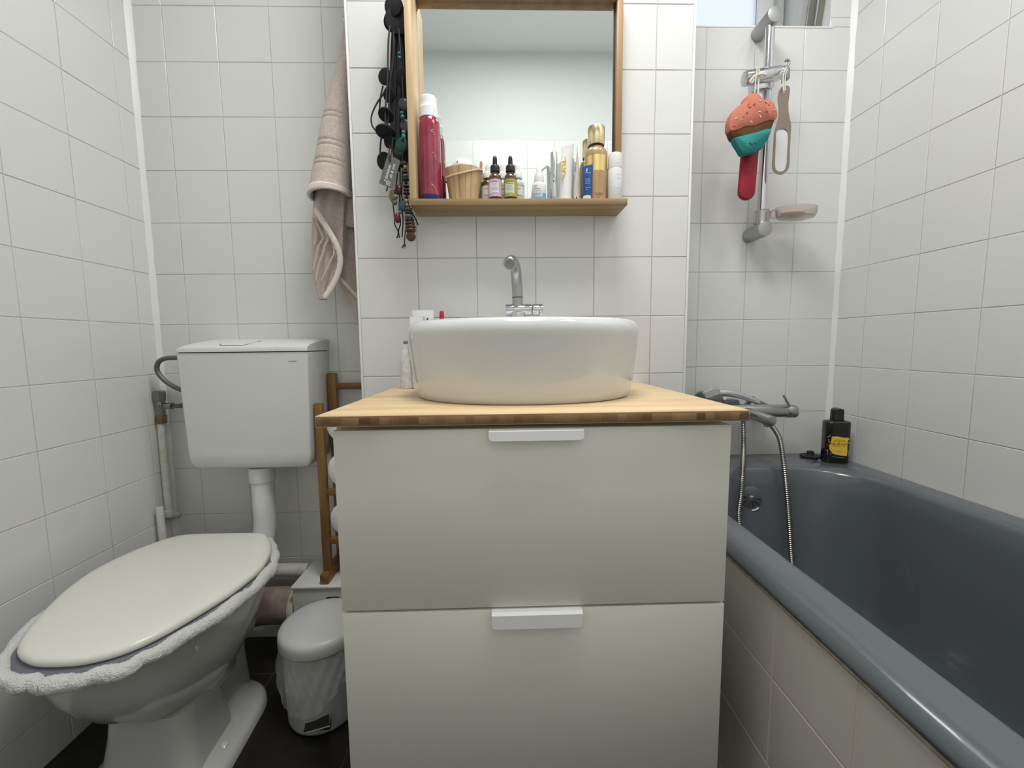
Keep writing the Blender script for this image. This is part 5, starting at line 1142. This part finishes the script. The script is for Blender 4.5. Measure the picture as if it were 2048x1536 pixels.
bm = B(); tube(bm, smooth([(-0.985,1.268,-0.1765),(-0.968,1.267,-0.176),(-0.950,1.262,-0.166),(-0.930,1.257,-0.150),(-0.925,1.250,-0.136),(-0.945,1.246,-0.127),(-0.9680,1.245,-0.116),(-0.9950,1.243,-0.094),(-1.0100,1.242,-0.066),(-1.0020,1.241,-0.042),(-0.9800,1.240,-0.032),(-0.9500,1.240,-0.0305),(-0.880,1.240,-0.0310)],8), 0.0066, 14); obj('hose_body', bm, FLX, hz)
# waste outlet
wo = thing('waste_pipe', 'thick brownish soil pipe running from the toilet outlet into the white box', 'pipe', (-0.66, 1.2, -0.80))
bm = B(); tube(bm, smooth([(-0.766,1.10,-0.770),(-0.760,1.16,-0.772),(-0.735,1.195,-0.778),(-0.69,1.205,-0.782),(-0.634,1.205,-0.782)],6), 0.0520, 28); obj('pipe_body', bm, WRAP, wo)
bm = B(); cyl(bm, (-0.634,1.205,-0.782), (-0.6155,1.205,-0.782), 0.058, n=32, bev=0.002); obj('collar', bm, CREAM, wo)
bm = B(); cyl(bm, (-0.766,1.085,-0.768), (-0.764,1.128,-0.770), 0.062, 0.060, n=32, bev=0.004); obj('outlet_collar', bm, CREAM, wo)
wq = bpy.data.objects
bm = B(); cyl(bm, (-0.80,1.262,-0.700), (-0.616,1.262,-0.703), 0.0200, n=24); tag(obj('drain_pipe', bm, PIPEW, base=(-0.7,1.262,-0.70)), 'white horizontal pipe behind the toilet ending at the white box', 'pipe')
bm = B(); box(bm, -0.86, -0.6155, 1.225, 1.245, FLOOR+0.045, FLOOR+0.070, 0.004); tag(obj('floor_pipe', bm, PIPEW, base=(-0.74,1.235,FLOOR+0.045)), 'flat white duct near the floor behind the toilet', 'pipe')
# white box
bx = thing('pipe_box', 'low white laminate box in the corner under the bamboo rack', 'box', (-0.48, 1.225, FLOOR))
bm = B(); box(bm, -0.6115, CX0-0.001, 1.1505, YB-0.002, FLOOR+0.001, -0.7005, 0.001); obj('body', bm, WBOX, bx)
bm = B(); box(bm, -0.6150, CX0-0.001, 1.1465, YB-0.002, -0.6985, -0.6920, 0.0012); obj('lid', bm, mat('white laminate lid', (0.74,0.74,0.71), 0.35), bx)
bm = B(); box(bm, -0.5700, -0.5210, 1.1462, 1.1510, -0.7650, -0.7500, 0.002); obj('slot', bm, DARK, bx)

# ------------------------------------------------------------------ bamboo rack with toilet rolls
rk = thing('bamboo_rack', 'amber bamboo rack with two posts and cross rails standing on the low white box', 'rack', (-0.45, 1.23, -0.692))
def post(name, x, y, z0, z1, tx, ty, m=RACK, par=rk, wx=0.0, wy=0.0):
    bm = B(); box(bm, x-tx/2, x+tx/2, y-ty/2, y+ty/2, z0, z1, 0.004, 2); return obj(name, bm, m, par, sharp=30)
post('post', -0.5225, 1.188, -0.690, -0.163, 0.024, 0.019)
post('post', -0.5190, 1.283, -0.690, -0.083, 0.026, 0.021)
bm = B(); box(bm, -0.5355, -0.5095, 1.156, 1.292, -0.6915, -0.6620, 0.005); obj('foot', bm, RACK, rk)
RACKX = wood('amber bamboo rail', (0.14, 0.066, 0.016), (0.20, 0.10, 0.026), (0.25, 0.135, 0.037), 0, stripes=26, rough=0.3)
RACKY = RACKX
for y, z in ((1.283,-0.1245),(1.188,-0.4250),(1.188,-0.5720),(1.283,-0.4250),(1.283,-0.5720)):
    bm = B(); box(bm, -0.5120, -0.372, y-0.007, y+0.007, z-0.010, z+0.010, 0.003)
    obj('rail', bm, RACKX, rk, sharp=30)
for y, z1 in ((1.188,-0.2915),(1.283,-0.083)):
    post('post', -0.3790, y, -0.690, z1, 0.012, 0.019)
GRP = 'toilet rolls on the bamboo rack'
for k, (z, lab) in enumerate(((-0.2305,'topmost white toilet roll on the bamboo rack, just under the worktop corner'), (-0.3610,'middle white toilet roll on the bamboo rack, beside the upper drawer'), (-0.5090,'lowest white toilet roll on the bamboo rack'))):
    r_ = thing('toilet_roll', lab, 'toilet roll', (-0.4570, 1.235, z-0.0505), GRP)
    rr_ = 0.0520 if k else 0.0480
    bm = B(); prof = [(0.020,-0.048),(rr_-0.003,-0.048),(rr_,-0.045),(rr_+0.001,0.0),(rr_,0.045),(rr_-0.003,0.048),(0.020,0.048)]
    My = Matrix.Rotation(radians(90), 4, 'X'); rg = []
    for q, h in prof: rg.append([V((-0.4570,1.235,z)) + (My @ V((q*cos(2*pi*t/36), q*sin(2*pi*t/36)*(1.0 if k else 1.0), h))) for t in range(36)])
    R_ = loft(bm, rg, cap0=False, cap1=False)
    for t in range(36): bm.faces.new((R_[0][t], R_[-1][t], R_[-1][(t+1) % 36], R_[0][(t+1) % 36]))
    obj('paper', bm, PAPER, r_, sharp=50)
    bm = B(); cyl(bm, (-0.4570,1.1890,z), (-0.4570,1.281,z), 0.0195, n=24); obj('core', bm, CARDB, r_)

# ------------------------------------------------------------------ pedal bin
bn = thing('pedal_bin', 'small grey pedal bin with a domed lid between the toilet and the vanity', 'bin', (-0.470, 1.013, FLOOR))
bc = (-0.470, 1.013, 0)
bm = B(); lathe(bm, [(0.080,FLOOR+0.004),(0.0855,FLOOR+0.006),(0.0880,FLOOR+0.014),(0.0905,-0.80),(0.0925,-0.7365)], bc, 56); obj('body', bm, GREYM, bn, sharp=60)
bm = B(); lathe(bm, [(0.084,FLOOR+0.0005),(0.086,FLOOR+0.007)], bc, 48); obj('base_ring', bm, BLACK, bn)
bm = B(); lathe(bm, [(0.0945,-0.7375),(0.0990,-0.7365),(0.1005,-0.733),(0.1005,-0.7150),(0.0990,-0.7075),(0.0945,-0.7020),(0.085,-0.6985),(0.060,-0.6960),(0.03,-0.6950),(0.004,-0.6948)], bc, 64); obj('lid', bm, BINLID, bn, sharp=60)
bm = B(); box(bm, bc[0]-0.030, bc[0]+0.006, 1.103, 1.1195, -0.7180, -0.7040, 0.003); obj('hinge', bm, BLACK, bn)
bm = B(); pd = V((-0.4492,0.905,-0.8946)); 
pf0, pf1, pb0, pb1 = V((-0.4752,0.902,-0.906)), V((-0.4128,0.902,-0.8891)), V((-0.4834,0.93,-0.904)), V((-0.4252,0.93,-0.8877))
tube(bm, [pb0, pf0, pf1, pb1], 0.0018, 8); pm = obj('pedal', bm, CHROME, bn)
bm = B(); prism(bm, [pb0, pf0, pf1, pb1], (0, 0.0005, 0.0015)); obj('pedal_pad', bm, BLACK, pm)
bm = B(); box(bm, pb0.x, pb1.x, 0.926, 0.945, pb0.z-0.020, pb0.z+0.003, 0.002); obj('pedal_slot', bm, DARK, bn)
# bin liner folded over the rim
ln = thing('bin_liner', 'thin translucent plastic bag folded over the upper edge of the grey bin', 'bin liner', (-0.470, 1.013, -0.76))
bm = B(); rows = []; nl = 120
for t in range(13):
    z = -0.7385 - 0.0105*t; row = []
    for k in range(nl):
        a = 2*pi*k/nl
        lim = 0.55 + 0.45*sin(a*2+0.8) + 0.15*sin(a*5)
        zz = -0.7385 - 0.0105*t*max(0.35, min(1.15, 0.80 + 0.35*sin(a - 2.4) + 0.12*sin(3*a)))
        puff = 0.0035 + 0.012*sin(pi*t/13)*max(0, sin(a*1 - 1.5)) + 0.0018*sin(a*17 + t*0.9) + 0.0014*sin(a*31 - t*1.3)
        r_ = 0.0930 + puff
        row.append(bm.verts.new((bc[0] + r_*cos(a), bc[1] + r_*sin(a), zz)))
    rows.append(row)
for a, b in zip(rows, rows[1:]):
    for k in range(nl): bm.faces.new((a[k], a[(k+1) % nl], b[(k+1) % nl], b[k]))
obj('liner_film', bm, LINER, ln, sharp=180)

# ------------------------------------------------------------------ camera, light, world
cam_d = bpy.data.cameras.new('camera'); cam = bpy.data.objects.new('camera', cam_d); COL.objects.link(cam); SC.camera = cam
r_, u_, w_ = V((0.99958589,-0.02681122,-0.01045055)), V((0.01299201,0.09644003,0.995254)), V((0.02567612,0.99497763,-0.09674843))
cam.matrix_world = Matrix((( r_.x, u_.x, -w_.x, 0), (r_.y, u_.y, -w_.y, 0), (r_.z, u_.z, -w_.z, 0), (0,0,0,1)))
cam_d.sensor_fit = 'HORIZONTAL'; cam_d.sensor_width = 36; cam_d.lens = 36*828.4271/2048; cam_d.clip_start = 0.02

def area(name, loc, rot, sx, sy, power, col):
    l = bpy.data.lights.new(name, 'AREA'); l.shape = 'RECTANGLE'; l.size = sx; l.size_y = sy; l.energy = power; l.color = col
    o = bpy.data.objects.new(name, l); COL.objects.link(o); o.location = loc; o.rotation_euler = rot; return o
area('ceiling_light', (0.08, 0.56, 1.555), (0, 0, 0), 0.50, 0.50, 17.6, (1.0, 0.995, 0.975))
area('tub_fill_light', (0.80, 0.45, 1.555), (0, 0, 0), 0.25, 0.25, 4.2, (1.0, 0.995, 0.975))  # added fill lamp, no known fixture; for the sponge shadow and tub rim
W = bpy.data.worlds.new('daylight'); SC.world = W; W.use_nodes = True
bg = W.node_tree.nodes['Background']; bg.inputs['Color'].default_value = (0.88, 0.94, 1.0, 1); bg.inputs['Strength'].default_value = 1.2

for o in list(SC.objects):
    if o.parent is None:
        if o == cam: o.matrix_world = Matrix.Translation((0, 0, -FLOOR)) @ o.matrix_world
        else: o.location.z -= FLOOR
SC.view_settings.view_transform = 'Standard'; SC.view_settings.look = 'None'
SC.view_settings.exposure = 0.0; SC.view_settings.gamma = 1.0; SC.view_settings.use_curve_mapping = False
